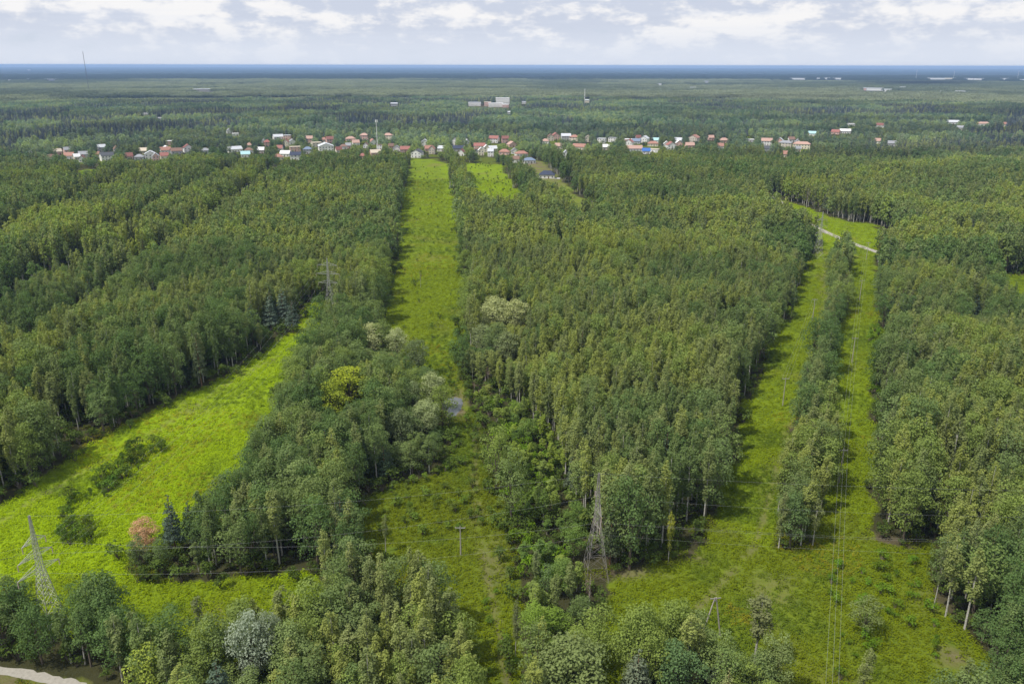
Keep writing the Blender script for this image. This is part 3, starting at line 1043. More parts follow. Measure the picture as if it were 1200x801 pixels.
# ------------------------------------------------------------------ roads and pond
def ribbon(pts, width, z, rough=.25, seed=3, step=1.0):
    rg = random.Random(seed)
    P = [Vector(p) for p in pts]
    out = []
    for a, b in zip(P, P[1:]):
        n = max(1, int((b - a).length / step))
        out += [a + (b - a) * (i / n) for i in range(n)]
    out.append(P[-1])
    m = MB()
    vs = []
    for i, p in enumerate(out):
        d = (out[min(i + 1, len(out) - 1)] - out[max(i - 1, 0)]).normalized()
        n_ = Vector((-d.y, d.x, 0))
        for s in (-1, 1):
            q = p + n_ * s * (width / 2 + rg.uniform(-rough, rough))
            vs.append((q.x, q.y, z))
    m.add(vs, [(2 * i, 2 * i + 1, 2 * i + 3, 2 * i + 2)[::-1] for i in range(len(out) - 1)])
    return m.mesh('road', M_ROAD)


def pts_px(L):
    return [g3(*p) for p in L]


obj('gravel_road', ribbon(pts_px([(-120, 764), (0, 785), (40, 791), (90, 802), (140, 824), (172, 862), (190, 930)]), 1.8, .03, .3), kind='structure')
obj('gravel_road', ribbon(pts_px([(900, 229), (912, 234), (940, 258), (968, 272), (985, 279.5), (1007, 288), (1024, 294), (1045, 301), (1090, 330), (1160, 350)]), 4.4, .03), kind='structure')
obj('gravel_road', ribbon(pts_px([(1090, 596), (1150, 603), (1180, 605), (1240, 617), (1300, 630)]), 3.0, .03), kind='structure')
pond = [(518, 472), (524, 467), (532, 465), (540, 466.5), (543, 472), (540, 480), (534, 487), (527, 489), (520, 484)]
pw = []
for i, (a, b) in enumerate(zip(pond, pond[1:] + pond[:1])):
    A, B = Vector(a), Vector(b)
    for t_ in (0, .33, .66):
        q = A.lerp(B, t_)
        pw.append(g3(q.x + random.uniform(-.5, .5), q.y + random.uniform(-.4, .4), .04))
pm = bpy.data.meshes.new('pond')
pm.from_pydata([tuple(v) for v in pw], [], [tuple(range(len(pw)))[::-1]])
if pm.polygons[0].normal.z < 0:
    pm.flip_normals()
pm.materials.append(M_WATER)
obj('pond', pm, kind='structure')

# ------------------------------------------------------------------ pylons, poles, masts, wires
def pylon(px, py, h, base_w, arm_rz, arms, label, steel, peak=True, arm_alt=False, gx=None):
    """lattice tower: four legs, bracing, cross-arms with insulators"""
    p = g3(px, py)
    e = empty('lattice_pylon', (p.x, p.y, 0), arm_rz, label=label, cat='pylon', group='lattice pylons of the high voltage line')
    waist = h * .58
    tw = base_w * .22
    wid = lambda z: (base_w + (tw - base_w) * min(1, z / waist)) / 2 if z < waist else tw / 2 * (1 - .75 * (z - waist) / (h - waist))
    leg = MB()
    for sx in (-1, 1):
        for sy in (-1, 1):
            m = MB()
            zs = [0, waist, h]
            for a, b in zip(zs, zs[1:]):
                m.bar((sx * wid(a), sy * wid(a), a), (sx * wid(b), sy * wid(b), b), .055 if a < waist else .045)
            obj('leg', m.mesh('leg', steel), e)
    br = MB()
    z = 0.0
    while z < h - .6:
        dz = max(1.0, wid(z) * 1.45)
        z2 = min(h, z + dz)
        a, b = wid(z), wid(z2)
        cs = [(-1, -1), (1, -1), (1, 1), (-1, 1)]
        for k in range(4):
            (x1, y1), (x2, y2) = cs[k], cs[(k + 1) % 4]
            br.bar((x1 * a, y1 * a, z), (x2 * b, y2 * b, z2), .028, 3)
            br.bar((x2 * a, y2 * a, z), (x1 * b, y1 * b, z2), .028, 3)
            br.bar((x1 * b, y1 * b, z2), (x2 * b, y2 * b, z2), .028, 3)
        z = z2
    obj('lattice_bracing', br.mesh('lattice_bracing', steel), e)
    tips = []
    for (z, lx, rx) in arms:
        m = MB()
        w0 = wid(z)
        for s, L_ in ((-1, lx), (1, rx)):
            if not L_:
                continue
            for yy in (-1, 1):
                m.bar((s * w0, yy * w0, z), (s * L_, 0, z), .045)
                m.bar((s * w0, yy * w0, z + 1.1), (s * L_, 0, z), .04)
                for q in (.25, .5, .75):
                    xx = s * (w0 + (L_ - w0) * q)
                    m.bar((xx, yy * w0 * (1 - q), z), (xx, yy * w0 * (1 - q), z + 1.1 * (1 - q)), .022, 3)
            tips.append((s * L_, z))
        ar = obj('crossarm', m.mesh('crossarm', steel), e)
        for s, L_ in ((-1, lx), (1, rx)):
            if L_:
                ins = MB()
                ins.tube([(s * L_, 0, z - k * .12) for k in range(11)], [.05 if k % 2 else .12 for k in range(11)], 6)
                obj('insulator', ins.mesh('insulator', M_GLASSI), ar)
    M_ = Matrix.Translation((p.x, p.y, 0)) @ Matrix.Rotation(arm_rz, 4, 'Z')
    return [M_ @ Vector((x, 0, z - 1.25)) for x, z in tips], M_ @ Vector((0, 0, h - .1))


def wire(name, a, b, sag, label, group, r_=.008, n=26):
    m = MB()
    pts = []
    for k in range(n + 1):
        t_ = k / n
        q = a.lerp(b, t_)
        q.z -= sag * 4 * t_ * (1 - t_)
        pts.append(q)
    m.tube(pts, [r_] * len(pts), 3)
    return obj(name, m.mesh(name, M_WIRE), label=label, cat='power line', group=group)


T_mid, K_mid = pylon(697, 676, 24.0, 4.8, R(97), [(13.0, 2.6, 2.6), (16.2, 3.4, 0), (18.6, 0, 2.6)], 'rust-stained lattice pylon standing at the wood edge right of the strip', M_RUST)
T_left, K_left = pylon(64, 742, 25.0, 4.2, R(65), [(14.0, 4.4, 3.6), (17.0, 3.8, 2.8), (19.8, 2.4, 2.0)], 'pale corner lattice pylon at the foot of the bright left meadow', M_STEEL)
T_far, K_far = pylon(388, 372, 25.5, 4.6, R(-8), [(15.0, 4.3, 4.3), (18.8, 5.0, 5.0), (22.4, 4.2, 4.2)], 'pale three-armed lattice pylon rising behind trees at the top of the left meadow', M_STEEL)
T_r, K_r = pylon(958, 302, 25.5, 4.2, R(20), [(14.0, 3.2, 3.2), (17.5, 3.8, 3.8), (21, 3.2, 3.2)], 'slim grey lattice pylon at the far end of the right clearings', M_STEEL)
dir_r = Vector((1, -.035, 0))
lab_g = 'wires between the pylons'
for i, (a, b, s) in enumerate(zip(sorted(T_left, key=lambda v: -v.z)[:3], sorted(T_mid, key=lambda v: -v.z)[:3] + [None], (2.6, 3.0, 3.4))):
    if b is not None:
        wire('power_line', a, b, s, 'thin high voltage wire from the left pylon to the rusty one', lab_g)
for i, a in enumerate(T_mid[:4]):
    b = a + Vector((150, -6, 0))
    wire('power_line', a, b, 2.6, 'thin high voltage wire running right from the rusty pylon', lab_g)
wire('ground_wire', K_left, K_mid, 2.0, 'topmost thin wire joining the peaks of the left and rusty pylons', 'earth wires')
wire('ground_wire', K_mid, K_mid + Vector((150, -6, 0)), 1.8, 'topmost thin wire running right from the rusty pylon peak', 'earth wires')
for i, (a, b) in enumerate(zip(sorted(T_left, key=lambda v: -v.z)[:6], sorted(T_far, key=lambda v: -v.z)[:6])):
    wire('power_line', a, b, 6.0, 'thin wire following the bright left meadow between two pylons', lab_g, .011)
dl = (T_left[0] - T_mid[0])
for a in sorted(T_left, key=lambda v: -v.z)[:3]:
    wire('power_line', a, a + Vector((-90, -40, 0)), 1.5, 'thin wire leaving the frame left from the corner pylon', lab_g)


def wood_pole(px, py, h, label, arms=True, group='poles of the medium voltage line'):
    p = g3(px, py)
    e = empty('utility_pole', (p.x, p.y, 0), label=label, cat='pole', group=group)
    m = MB()
    m.tube([(0, 0, 0), (0, 0, h)], [.17, .10], 8)
    obj('shaft', m.mesh('shaft', M_POLE), e)
    tips = []
    m = MB()
    m.box((-1.1, -.06, h - .35), (1.1, .06, h - .22))
    ca = obj('crossarm', m.mesh('crossarm', M_STEEL), e)
    for x in (-1.0, 0, 1.0):
        m = MB()
        z0 = h - .22 if x else h
        m.tube([(x, 0, z0 + k * .06) for k in range(6)], [.04, .09, .05, .09, .05, .03], 6)
        obj('insulator', m.mesh('insulator', M_GLASSI), ca)
        tips.append(Vector((p.x + x, p.y, z0 + .3)))
    return tips


LB = [(966, 860, 'pole just below the frame on the right meadow'), (983, 566, 'pole in the near half of the right lane'), (998, 425, 'pole midway up the right lane'), (1007, 352, 'pole high up the right lane'), (1015, 304, 'pole by the pale road at the top of the right lane')]
prev = None
for px, py, lab in LB:
    tp = wood_pole(px, py, 9.5, 'slim pale ' + lab)
    if prev:
        for a, b in zip(prev, tp):
            wire('pole_wire', a, b, .7, 'thin wire strung along the poles of the right lane', 'wires over the right lane', .011, 12)
    prev = tp
LA = [(917, 476, 'pole in the near half of the left lane'), (952, 376, 'pole midway up the left lane')]
prev = None
for px, py, lab in LA:
    tp = wood_pole(px, py, 9.5, 'slim pale ' + lab)
    if prev:
        for a, b in zip(prev, tp):
            wire('pole_wire', a, b, .7, 'thin wire strung along the poles of the left lane', 'wires over the left lane', .011, 12)
    prev = tp
wood_pole(540, 650, 7.0, 'pale short pole standing alone in the strip meadow', group=None)

# A-frame pole
p = g3(834, 748)
e = empty('a_frame_pole', (p.x, p.y, 0), R(8), label='two-legged A-frame pole on the right meadow above the bottom trees', cat='pole')
for s in (-1, 1):
    m = MB()
    m.tube([(s * 1.7 - .5 * (s < 0), 0, 0), (s * .12, 0, 9.0)], [.17, .11], 8)
    obj('leg', m.mesh('leg', M_POLE), e)
m = MB()
m.box((-1.0, -.07, 8.75), (1.0, .07, 8.9)).box((-.25, -.12, 8.3), (.25, .12, 8.6))
obj('crossarm', m.mesh('crossarm', M_RUST), e)

# phone mast in the village and the tall radio mast on the horizon
p = g3(442.5, 176)
e = empty('phone_mast', (p.x, p.y, 0), label='slender pale phone mast with antennas above the village roofs', cat='mast')
m = MB()
m.tube([(0, 0, 0), (0, 0, 36)], [.42, .22], 8)
obj('shaft', m.mesh('shaft', paint('wall', 'white')), e)
for k in range(3):
    m = MB()
    a = k * 2.094
    m.box((-.35, -.2, 33.5), (.35, .2, 36.5))
    q = obj('antenna', m.mesh('antenna', paint('wall', 'white')), e)
    q.location = (math.cos(a) * 1.3, math.sin(a) * 1.3, 0)
for px, py, hh, lab in ((685, 122, 40, 'faint pale mast in the far woods right of the complex'), (1073, 94, 75, 'thin faint mast on the right horizon plain'), (1117, 93.5, 65, 'thin faint mast near the long right halls'),
                        (1192, 94, 70, 'thin faint mast at the right picture edge horizon')):
    p = g3(px, py)
    e = empty('distant_mast', (p.x, p.y, 0), label=lab, cat='mast', group='distant masts')
    m = MB()
    m.tube([(0, 0, 0), (0, 0, hh)], [1.0, .6], 6)
    obj('shaft', m.mesh('shaft', paint('wall', 'white')), e)
p = g3(104.3, 107)
e = empty('radio_mast', (p.x, p.y, 0), label='very tall thin radio mast standing above the left horizon', cat='mast')
mh = 100 + 12.4 * p.length / F
mm = flat('mast_steel', (.12, .12, .14), .7, 0, .2)
m = MB()
for k in range(3):
    a = k * 2.094
    m.bar((math.cos(a) * 1.1, math.sin(a) * 1.1, 0), (math.cos(a) * .7, math.sin(a) * .7, mh), .22, 4)
obj('lattice_leg', m.mesh('lattice_leg', mm), e)
m = MB()
z = 0
while z < mh - 8:
    for k in range(3):
        a, b = k * 2.094, (k + 1) * 2.094
        m.bar((math.cos(a) * 1.0, math.sin(a) * 1.0, z), (math.cos(b) * .9, math.sin(b) * .9, z + 8), .15, 3)
    z += 8
obj('lattice_bracing', m.mesh('lattice_bracing', mm), e)
MAST_TOP = mh
MAST_XY = (p.x, p.y)

# ------------------------------------------------------------------ trees
ROADS = [[(-120, 764), (0, 784), (40, 789), (90, 799), (140, 822), (172, 862), (190, 930)],
         [(900, 229), (912, 234), (940, 258), (968, 272), (985, 279.5), (1007, 288), (1024, 294), (1045, 301)],
         [(1090, 596), (1150, 603), (1180, 605), (1240, 617), (1300, 630)]]


def clear_of_lines(x, y, margin):
    k = np.ones(len(x), bool)
    for ri, L in enumerate(ROADS):
        P = [G(*q) for q in L]
        for a, b in zip(P, P[1:]):
            d = b - a
            t_ = np.clip(((x - a[0]) * d[0] + (y - a[1]) * d[1]) / (d @ d), 0, 1)
            k &= np.hypot(x - a[0] - d[0] * t_, y - a[1] - d[1] * t_) > (margin if ri else 1.9)
    for q in ((697, 676), (64, 742), (388, 372), (958, 302)):
        c_ = G(*q)
        k &= np.hypot(x - c_[0], y - c_[1]) > 4.5
    c_ = G(531, 477)
    k &= np.hypot(x - c_[0], (y - c_[1]) * .7) > 5
    return k


HP = np.array([(a, b, c_, x, y, w_) for a, b, c_, x, y, w_ in HOUSE_PTS])


def open_view(x, y, px, py, h, rg, rate=.86):
    """thin the trees standing right before or on a house"""
    keep = np.ones(len(x), bool)
    D = np.hypot(x, y)
    for (hx, hy, hw, X, Y, W_) in HP:
        s = np.abs(px - hx) < hw * .5 + 2.0
        reach = (hy - 76.6) * h / (100 - h)
        inf = s & (py > hy - 1.0) & (py < hy + reach * .9 + 1)
        keep &= ~(inf & (rg.random(len(x)) < (rate if hy > 132 else 1.0)))
        keep &= np.hypot(x - X, y - Y) > W_ * .55 + 3.5
    return keep


KINDS = ['birch', 'broad', 'pine', 'willow', 'shrub', 'bare']
PROT = {'birch': P_BIRCH, 'broad': P_ROUND, 'pine': P_PINE, 'willow': P_WILLOW, 'shrub': P_SHRUB, 'bare': P_TWIG}


def zone_of(px, py):
    if py > 712 and px < 135:
        return 'corner'
    if py > 700 and px < 432:
        return 'bottom_left'
    if py > 700 and px < 640:
        return 'strip_grove'
    if py > 740 and px < 712:
        return 'willow_corner'
    if py > 760 and px < 940:
        return 'bottom_centre'
    if py > 780 and px > 940:
        return 'bottom_right'
    if px > 1070 and py > 642:
        return 'right_clump'
    if 890 < px < 1004 and 290 < py < 650:
        return 'lane_row'
    if px >= 1004 and py > 262:
        return 'right_wood'
    if 130 < px < 460 and py > 392 and px > 130 + (640 - py) * .62:
        return 'middle_wood'
    if px < 480 - (py - 190) * .1:
        return 'left_wood'
    if 440 < px < 545 and py > 380:
        return 'strip_willows'
    return 'centre_wood'


MIX = {'corner': (.25, .68, .07), 'bottom_left': (.40, .42, .18), 'strip_grove': (.85, .15, 0), 'willow_corner': (.3, .7, 0), 'bottom_centre': (.25, .50, .25),
       'bottom_right': (.4, .6, 0), 'right_clump': (.7, .3, 0), 'lane_row': (.62, .34, .04), 'right_wood': (.74, .22, .04), 'middle_wood': (.42, .36, .22),
       'left_wood': (.70, .25, .05), 'strip_willows': (.4, .6, 0), 'centre_wood': (.82, .16, .02)}
HT = {'corner': 14, 'bottom_left': 15, 'strip_grove': 16, 'willow_corner': 13, 'bottom_centre': 12.5, 'bottom_right': 13, 'right_clump': 17, 'lane_row': 14.5,
      'right_wood': 18, 'middle_wood': 14, 'left_wood': 17, 'strip_willows': 12, 'centre_wood': 17.5}

# trees that the photograph singles out: px, py of the foot, kind, height, width factor, tint, label
def foot(top_y, h):
    return (top_y - 76.6 * h / 100) / (1 - h / 100)


SPECIAL = [
    (173, foot(598, 9), 'broad', 9, .95, (3.1, 1.5, 2.6), 'rusty pink dead-leaved tree at the tip of the wood by the bright meadow'),
    (166, 668, 'broad', 8.5, .8, (.8, .8, .95), 'dark bushy tree right below the rusty pink crown'),
    (190, 670, 'broad', 8, .8, (.75, .8, .8), 'second dark bushy tree below the rusty crown, nearer the strip'),
    (206, foot(566, 14), 'pine', 14, 1.0, (.8, .9, 1.1), 'dark pine standing just right of the rusty pink crown'),
    (300, foot(694, 15), 'willow', 15, .78, (1.65, 1.7, 2.5), 'silvery white-leaved poplar in the bottom left grove'),
    (320, foot(696, 14), 'willow', 14, .6, (1.35, 1.4, 1.8), 'greyish poplar half behind the silvery white-leaved one'),
    (178, foot(738, 12), 'broad', 12, 1.0, (1.75, 1.6, .8), 'bright yellowish green tree in front of the bottom left grove'),
    (236, foot(690, 9), 'birch', 10, .7, (.85, .85, 1.0), 'small lone dull tree on the grass under the middle wood'),
    (262, foot(752, 12), 'pine', 12, 1.3, (.75, .85, .95), 'dark bluish spreading pine left of the silvery poplar'),
    (438, foot(374, 13), 'willow', 13, 1.2, (2.3, 2.15, 2.2), 'pale grey-green willow at the left edge of the strip meadow'),
    (466, foot(380, 12), 'willow', 12, 1.0, (2.0, 1.95, 1.95), 'pale willow inside the strip beside the pale edge willow'),
    (490, foot(392, 13), 'willow', 13, 1.05, (.85, .95, .85), 'darker round willow in the strip behind the pond'),
    (508, foot(434, 12), 'willow', 13, 1.05, (1.7, 1.7, 1.65), 'grey-green willow left of the pond, its far neighbour dark'),
    (486, foot(440, 11), 'willow', 11, .8, (1.25, 1.35, 1.25), 'grey-green willow in the middle of the strip willows'),
    (500, foot(462, 12), 'willow', 12, 1.05, (1.55, 1.6, 1.5), 'broad willow nearest the pond on its left bank'),
    (470, foot(470, 13), 'willow', 13, .9, (.85, .95, .85), 'large dull willow on the left side of the strip'),
    (410, foot(420, 15), 'broad', 15, 1.75, (2.0, 1.75, .5), 'vivid yellow-green broad tree left of the strip willows'),
    (392, foot(438, 13), 'broad', 13, 1.3, (1.7, 1.55, .55), 'smaller yellow-green tree touching the vivid broad one'),
    (578, foot(347, 13), 'willow', 14, 1.3, (2.05, 1.95, 1.8), 'big light willow dome at the right edge of the strip meadow'),
    (606, foot(350, 13), 'willow', 14, 1.3, (1.95, 1.85, 1.7), 'right half of the light willow dome beside the strip'),
    (566, foot(376, 12), 'willow', 12, 1.1, (1.3, 1.35, 1.25), 'lower front willow at the foot of the light willow dome'),
    (596, foot(384, 13), 'willow', 13, 1.1, (1.2, 1.25, 1.15), 'green willow in front of the light dome, farther from the strip'),
    (668, foot(728, 14), 'willow', 14, 1.3, (.95, 1.05, .75), 'large rounded willow filling the bottom edge right of the strip'),
    (652, foot(735, 13), 'willow', 12, .9, (.9, 1.0, .7), 'rounded willow between the strip foot and the large bottom willow'),
    (745, foot(740, 12), 'pine', 12, 1.35, (1.25, 1.2, 1.25), 'grey-green spreading pine at the left of the bottom centre grove'),
    (792, foot(733, 12), 'broad', 12, 1.1, (.7, .85, .95), 'dark green rounded tree in the middle of the bottom centre grove'),
    (848, foot(738, 12), 'broad', 12, .9, (.95, 1.0, .9), 'rounded tree in front of the two-legged pole'),
    (884, foot(672, 15), 'birch', 15, 1.5, (.75, .72, .8), 'tall thin sparse birch rising out of the bottom centre grove'),
    (905, foot(725, 12), 'broad', 12, .9, (1.15, 1.1, 1.1), 'paler rounded tree at the right end of the bottom centre grove'),
    (848, foot(770, 10), 'pine', 11, .9, (1.9, 1.7, 1.1), 'small light green conifer at the bottom of the centre grove'),
    (1012, foot(690, 8), 'broad', 8, 1.15, (.95, .9, .85), 'lone round dull-green tree on the right meadow'),
    (1006, foot(738, 12), 'birch', 12, .8, (1.0, 1.0, .9), 'slim pale-trunked birch below the lone round tree'),
    (925, 642, 'broad', 14, .9, (.75, .85, .85), 'dark tree at the near tip of the row between two lanes'),
    (912, 644, 'birch', 14, .8, (.9, .9, .9), 'pale-trunked birch at the near tip of the row, its left end'),
    (952, 640, 'birch', 12, .9, (.9, .9, .9), 'birch standing on the right of the lane row tip'),
    (1140, foot(342, 12), 'pine', 12, 1.3, (.45, .55, .7), 'very dark round tree alone among lighter ones right of the lanes'),
    (318, foot(343, 14), 'pine', 14, 1.4, (1.25, 1.35, 1.6), 'bluish grey pine at the top left side of the bright meadow'),
    (333, foot(334, 15), 'pine', 15, 1.4, (1.2, 1.3, 1.55), 'tallest bluish grey pine at the top of the bright meadow'),
    (344, foot(345, 14), 'pine', 13, 1.3, (.9, 1.0, 1.2), 'dark bluish pine nearest the upper meadow tongue'),
    (493, 337, 'bare', 8.5, .6, (.9, .9, .9), 'dead grey tree standing alone in the upper strip meadow'),
    (487, 335, 'shrub', 4, 1.0, (.8, .8, .8), 'dark shrub beside the dead tree in the strip'),
    (452, 646, 'birch', 9, .6, (.9, .9, .9), 'thin pale-trunked birch on the left side of the strip'),
    (604, 775, 'birch', 13, .6, (.75, .75, .8), 'thin birch with white trunk at the lower right of the strip'),
    (783, 658, 'birch', 12.5, .6, (1.3, 1.2, .5), 'slim yellow-green birch before the wood edge right of rusty pylon'),
    (945, 243, 'bare', 15, .8, (1.0, 1.0, 1.0), 'pale bare poplar trunk above the diagonal clearing'),
    (641, 700, 'broad', 8, .8, (.75, .85, .85), 'small dark round tree in the glade right of the strip'),
    (628, 690, 'birch', 9, .8, (.8, .85, .9), 'low birch in the glade nearest the strip'),
    (668, 716, 'birch', 11, .9, (.8, .85, .8), 'birch in the glade in front of the rusty pylon'),
    (690, 720, 'bare', 10, .7, (1.0, .95, .9), 'twiggy leafless tree below the rusty pylon'),
    (650, 722, 'birch', 10, .9, (.85, .9, .8), 'mid-height birch among the glade trees, between dark one and willow'),
    (680, 735, 'broad', 7, .8, (.85, .9, .85), 'low bushy tree between the rusty pylon and large willow'),
    (572, 456, 'bare', 8, .9, (1.1, .95, .9), 'brownish twiggy tree right of the pond'),
    (556, 462, 'bare', 5, .8, (1.1, .85, .8), 'low brownish twiggy tree on the right bank of the pond'),
    (1094, 712, 'birch', 15, .6, (.7, .75, .75), 'thin dark birch at the left end of the open clump'),
    (1108, 722, 'birch', 17, 1.0, (1.0, 1.0, .85), 'leaning birch in the open clump right of the meadow'),
    (1130, 738, 'birch', 17, 1.2, (1.0, 1.02, .85), 'nearest leaning birch of the open right clump'),
    (1140, 716, 'broad', 16, 1.2, (.95, 1.0, .85), 'broad-crowned tree in the middle of the open right clump'),
]

x1, y1 = grid_points(70, 620, 3.45, seed=11)
x2, y2 = grid_points(620, 1150, 4.2, seed=12)
x3, y3 = grid_points(1150, 2450, 6.6, seed=13)
TX, TY = np.concatenate([x1, x2, x3]), np.concatenate([y1, y2, y3])
TD = np.hypot(TX, TY)
ci, tpx, tpy = cover_of(TX, TY)
rg = np.random.default_rng(21)
U = rg.random((len(TX), 6))
lat = lateral(TX, TY)
k = (ci < 0) & (TY > 60)
for s_ in SEAMS:
    k &= ~((np.abs(lat - s_ + (vnoise(TX, TY, 40, 3) - .5) * 4) < 9.0) & (TD < 1000) & (TX < 0) & (U[:, 0] < .93))
gaps = fbm(TX, TY, 26, 41)
zones0 = np.array([zone_of(a, b) for a, b in zip(tpx, tpy)])
dense = np.isin(zones0, ['corner', 'bottom_left', 'strip_grove', 'bottom_centre', 'bottom_right', 'willow_corner', 'lane_row'])
k &= ~((gaps < .33) & (U[:, 1] < .75) & (TD < 1150) & ~dense)
k &= clear_of_lines(TX, TY, 4.2)
for ax, ay in ((2, 0), (-2, 0), (0, 2), (0, -2)):        # crowns stop at the meadow edge, not trunks
    cj, _, _ = cover_of(TX + ax, TY + ay)
    k &= ~((cj >= 0) & (U[:, 3] < .85) & (TD < 700) & ~dense)
k &= ~inpoly(tpx, tpy, [(-300, 740), (0, 784), (92, 799), (150, 835), (120, 1100), (-400, 1100)])
young = inpoly(tpx, tpy, YOUNG)
k &= ~(young & (fbm(TX, TY, 11, 19) < .40))
vill = inpoly(tpx, tpy, VILLAGE)
k &= ~(vill & (U[:, 2] < .45))
k &= ~((TD > 1000) & (fbm(TX, TY, 90, 55) < .30) & (U[:, 2] < .6))
TX, TY, TD, tpx, tpy, U, vill, lat = [a[k] for a in (TX, TY, TD, tpx, tpy, U, vill, lat)]
zones = np.array([zone_of(a, b) for a, b in zip(tpx, tpy)])
mixa = np.array([MIX[z] for z in zones])
pat = fbm(TX, TY, 45, 61)
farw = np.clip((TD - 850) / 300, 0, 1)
pinepatch = fbm(TX, TY, 160, 62)
pb = mixa[:, 0] * (1 - farw) + farw * .22
pp = mixa[:, 2] * (1 - farw) * np.where(pat > .55, 2.2, .4) + farw * np.where(pinepatch > .5, .8, .15)
pp = np.where(vill, .15, pp)
pb = np.where(vill, .15, pb)
kind = np.where(U[:, 3] < pp, 2, np.where(U[:, 3] < pp + pb, 0, 1))
hh = np.array([HT[z] for z in zones]) + (fbm(TX, TY, 48, 63) - .5) * 11 + (U[:, 4] - .5) * 6.0
hh = hh * (1 - .12 * farw) - (kind == 2) * 2.0
hh = np.where(vill, 7 + 7 * U[:, 4], hh)
young = inpoly(tpx, tpy, YOUNG)
kind = np.where(young & (kind == 2), 1, kind)
hh = np.where(young, 3.2 + 6.5 * U[:, 4] ** 1.5, hh)
SPK = np.ones(len(TX), bool)
SPK &= ~((np.abs(tpx - 836) < 22) & (tpy > 735) & (tpy < 800))
for px, py, kn, h_, wf, tint, lab in SPECIAL:            # keep the singled-out trees in view
    q = G(px, py)
    SPK &= np.hypot(TX - q[0], TY - q[1]) > 1.2 + 1.2 * wf
    reach = (py - 76.6) * h_ / 100
    SPK &= ~((np.abs(tpx - px) < reach * .17 * wf + 2) & (tpy > py) & (tpy < py + reach * .3) & (TD < 700))
    lim = (tpy - (py - .3 * reach)) / np.maximum(tpy - 76.6, 1) * 100
    low = (np.abs(tpx - px) < reach * .24 * wf + 4) & (tpy > py) & (lim < hh) & (TD < 700)
    hh = np.where(low, np.maximum(lim, 4), hh)

k = open_view(TX, TY, tpx, tpy, np.maximum(hh, 6), rg) & SPK
for (hx, hy, hw, X_, Y_, W_) in HP[HP[:, 1] > 130]:
    lim = (tpy - (hy - 1.2)) / np.maximum(tpy - 76.6, 1) * 100
    hh = np.where((np.abs(tpx - hx) < hw * .5 + 1) & (tpy > hy) & (tpy < hy + 30) & (lim < hh), np.maximum(lim, 4), hh)
TX, TY, TD, tpx, tpy, U, vill, lat, kind, hh, zones, farw = [a[k] for a in (TX, TY, TD, tpx, tpy, U, vill, lat, kind, hh, zones, farw)]

YEL, OLV, DRK, PAL = np.array([1.20, 1.18, .72]), np.array([.92, .93, .92]), np.array([.60, .73, .66]), np.array([1.14, 1.12, 1.25])


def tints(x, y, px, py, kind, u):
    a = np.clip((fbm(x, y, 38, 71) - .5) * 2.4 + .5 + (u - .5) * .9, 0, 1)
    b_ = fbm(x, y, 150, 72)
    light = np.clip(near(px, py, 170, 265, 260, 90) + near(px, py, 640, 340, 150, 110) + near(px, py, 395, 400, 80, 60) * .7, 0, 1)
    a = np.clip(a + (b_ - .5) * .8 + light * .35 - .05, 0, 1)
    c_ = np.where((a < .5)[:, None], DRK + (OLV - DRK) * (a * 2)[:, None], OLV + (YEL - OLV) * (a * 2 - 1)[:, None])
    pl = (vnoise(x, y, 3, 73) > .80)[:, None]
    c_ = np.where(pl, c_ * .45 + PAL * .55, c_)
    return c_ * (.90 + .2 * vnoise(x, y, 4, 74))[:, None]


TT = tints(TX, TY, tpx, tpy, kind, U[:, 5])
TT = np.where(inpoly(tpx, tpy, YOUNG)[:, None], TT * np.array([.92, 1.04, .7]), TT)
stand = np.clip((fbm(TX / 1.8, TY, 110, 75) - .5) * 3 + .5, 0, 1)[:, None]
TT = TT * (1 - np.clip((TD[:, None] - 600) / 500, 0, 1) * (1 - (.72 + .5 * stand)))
TT = TT * (1 - farw[:, None]) + farw[:, None] * (TT * np.array([1.02, .98, 1.95]) * 1.12)  # leaf tint turns bluer and lighter with distance: haze put into the colour
print('trees', len(TX))

# size in the picture decides who is an individual
top = PX(TX, TY, hh)
size = hh / np.maximum(top[2], 1)
seen = (tpx > -45) & (tpx < 1245) & (top[1] < 805) & (top[1] > 0)


def meadow_edge(x, y):
    c_ = 0
    for a in range(8):
        q, _, _ = cover_of(np.array([x + 7 * math.cos(a * .785)]), np.array([y + 7 * math.sin(a * .785)]), False)
        c_ += q[0] >= 0
    return c_ > 0


ZTXT = {'corner': 'in the corner grove above the road', 'bottom_left': 'in the bottom left grove', 'strip_grove': 'in the grove at the strip foot',
        'willow_corner': 'in the thicket right of strip', 'bottom_centre': 'in the bottom centre grove', 'bottom_right': 'in the bottom right trees',
        'right_clump': 'in the open right clump', 'lane_row': 'in the row between lanes', 'right_wood': 'in the wood right of lanes',
        'middle_wood': 'in the wood left of strip', 'left_wood': 'in the wood beyond left meadow', 'strip_willows': 'in the trees by the pond',
        'centre_wood': 'in the wood right of strip'}
KTXT = {'birch': ('birch_tree', 'slender tree'), 'broad': ('broadleaf_tree', 'rounded tree'), 'pine': ('pine_tree', 'pine'), 'shrub': ('shrub', 'shrub'), 'willow': ('willow_tree', 'willow'),
        'bare': ('dead_tree', 'dead tree')}


def third(v, a, b_, words):
    return words[0] if v < a else words[1] if v < b_ else words[2]


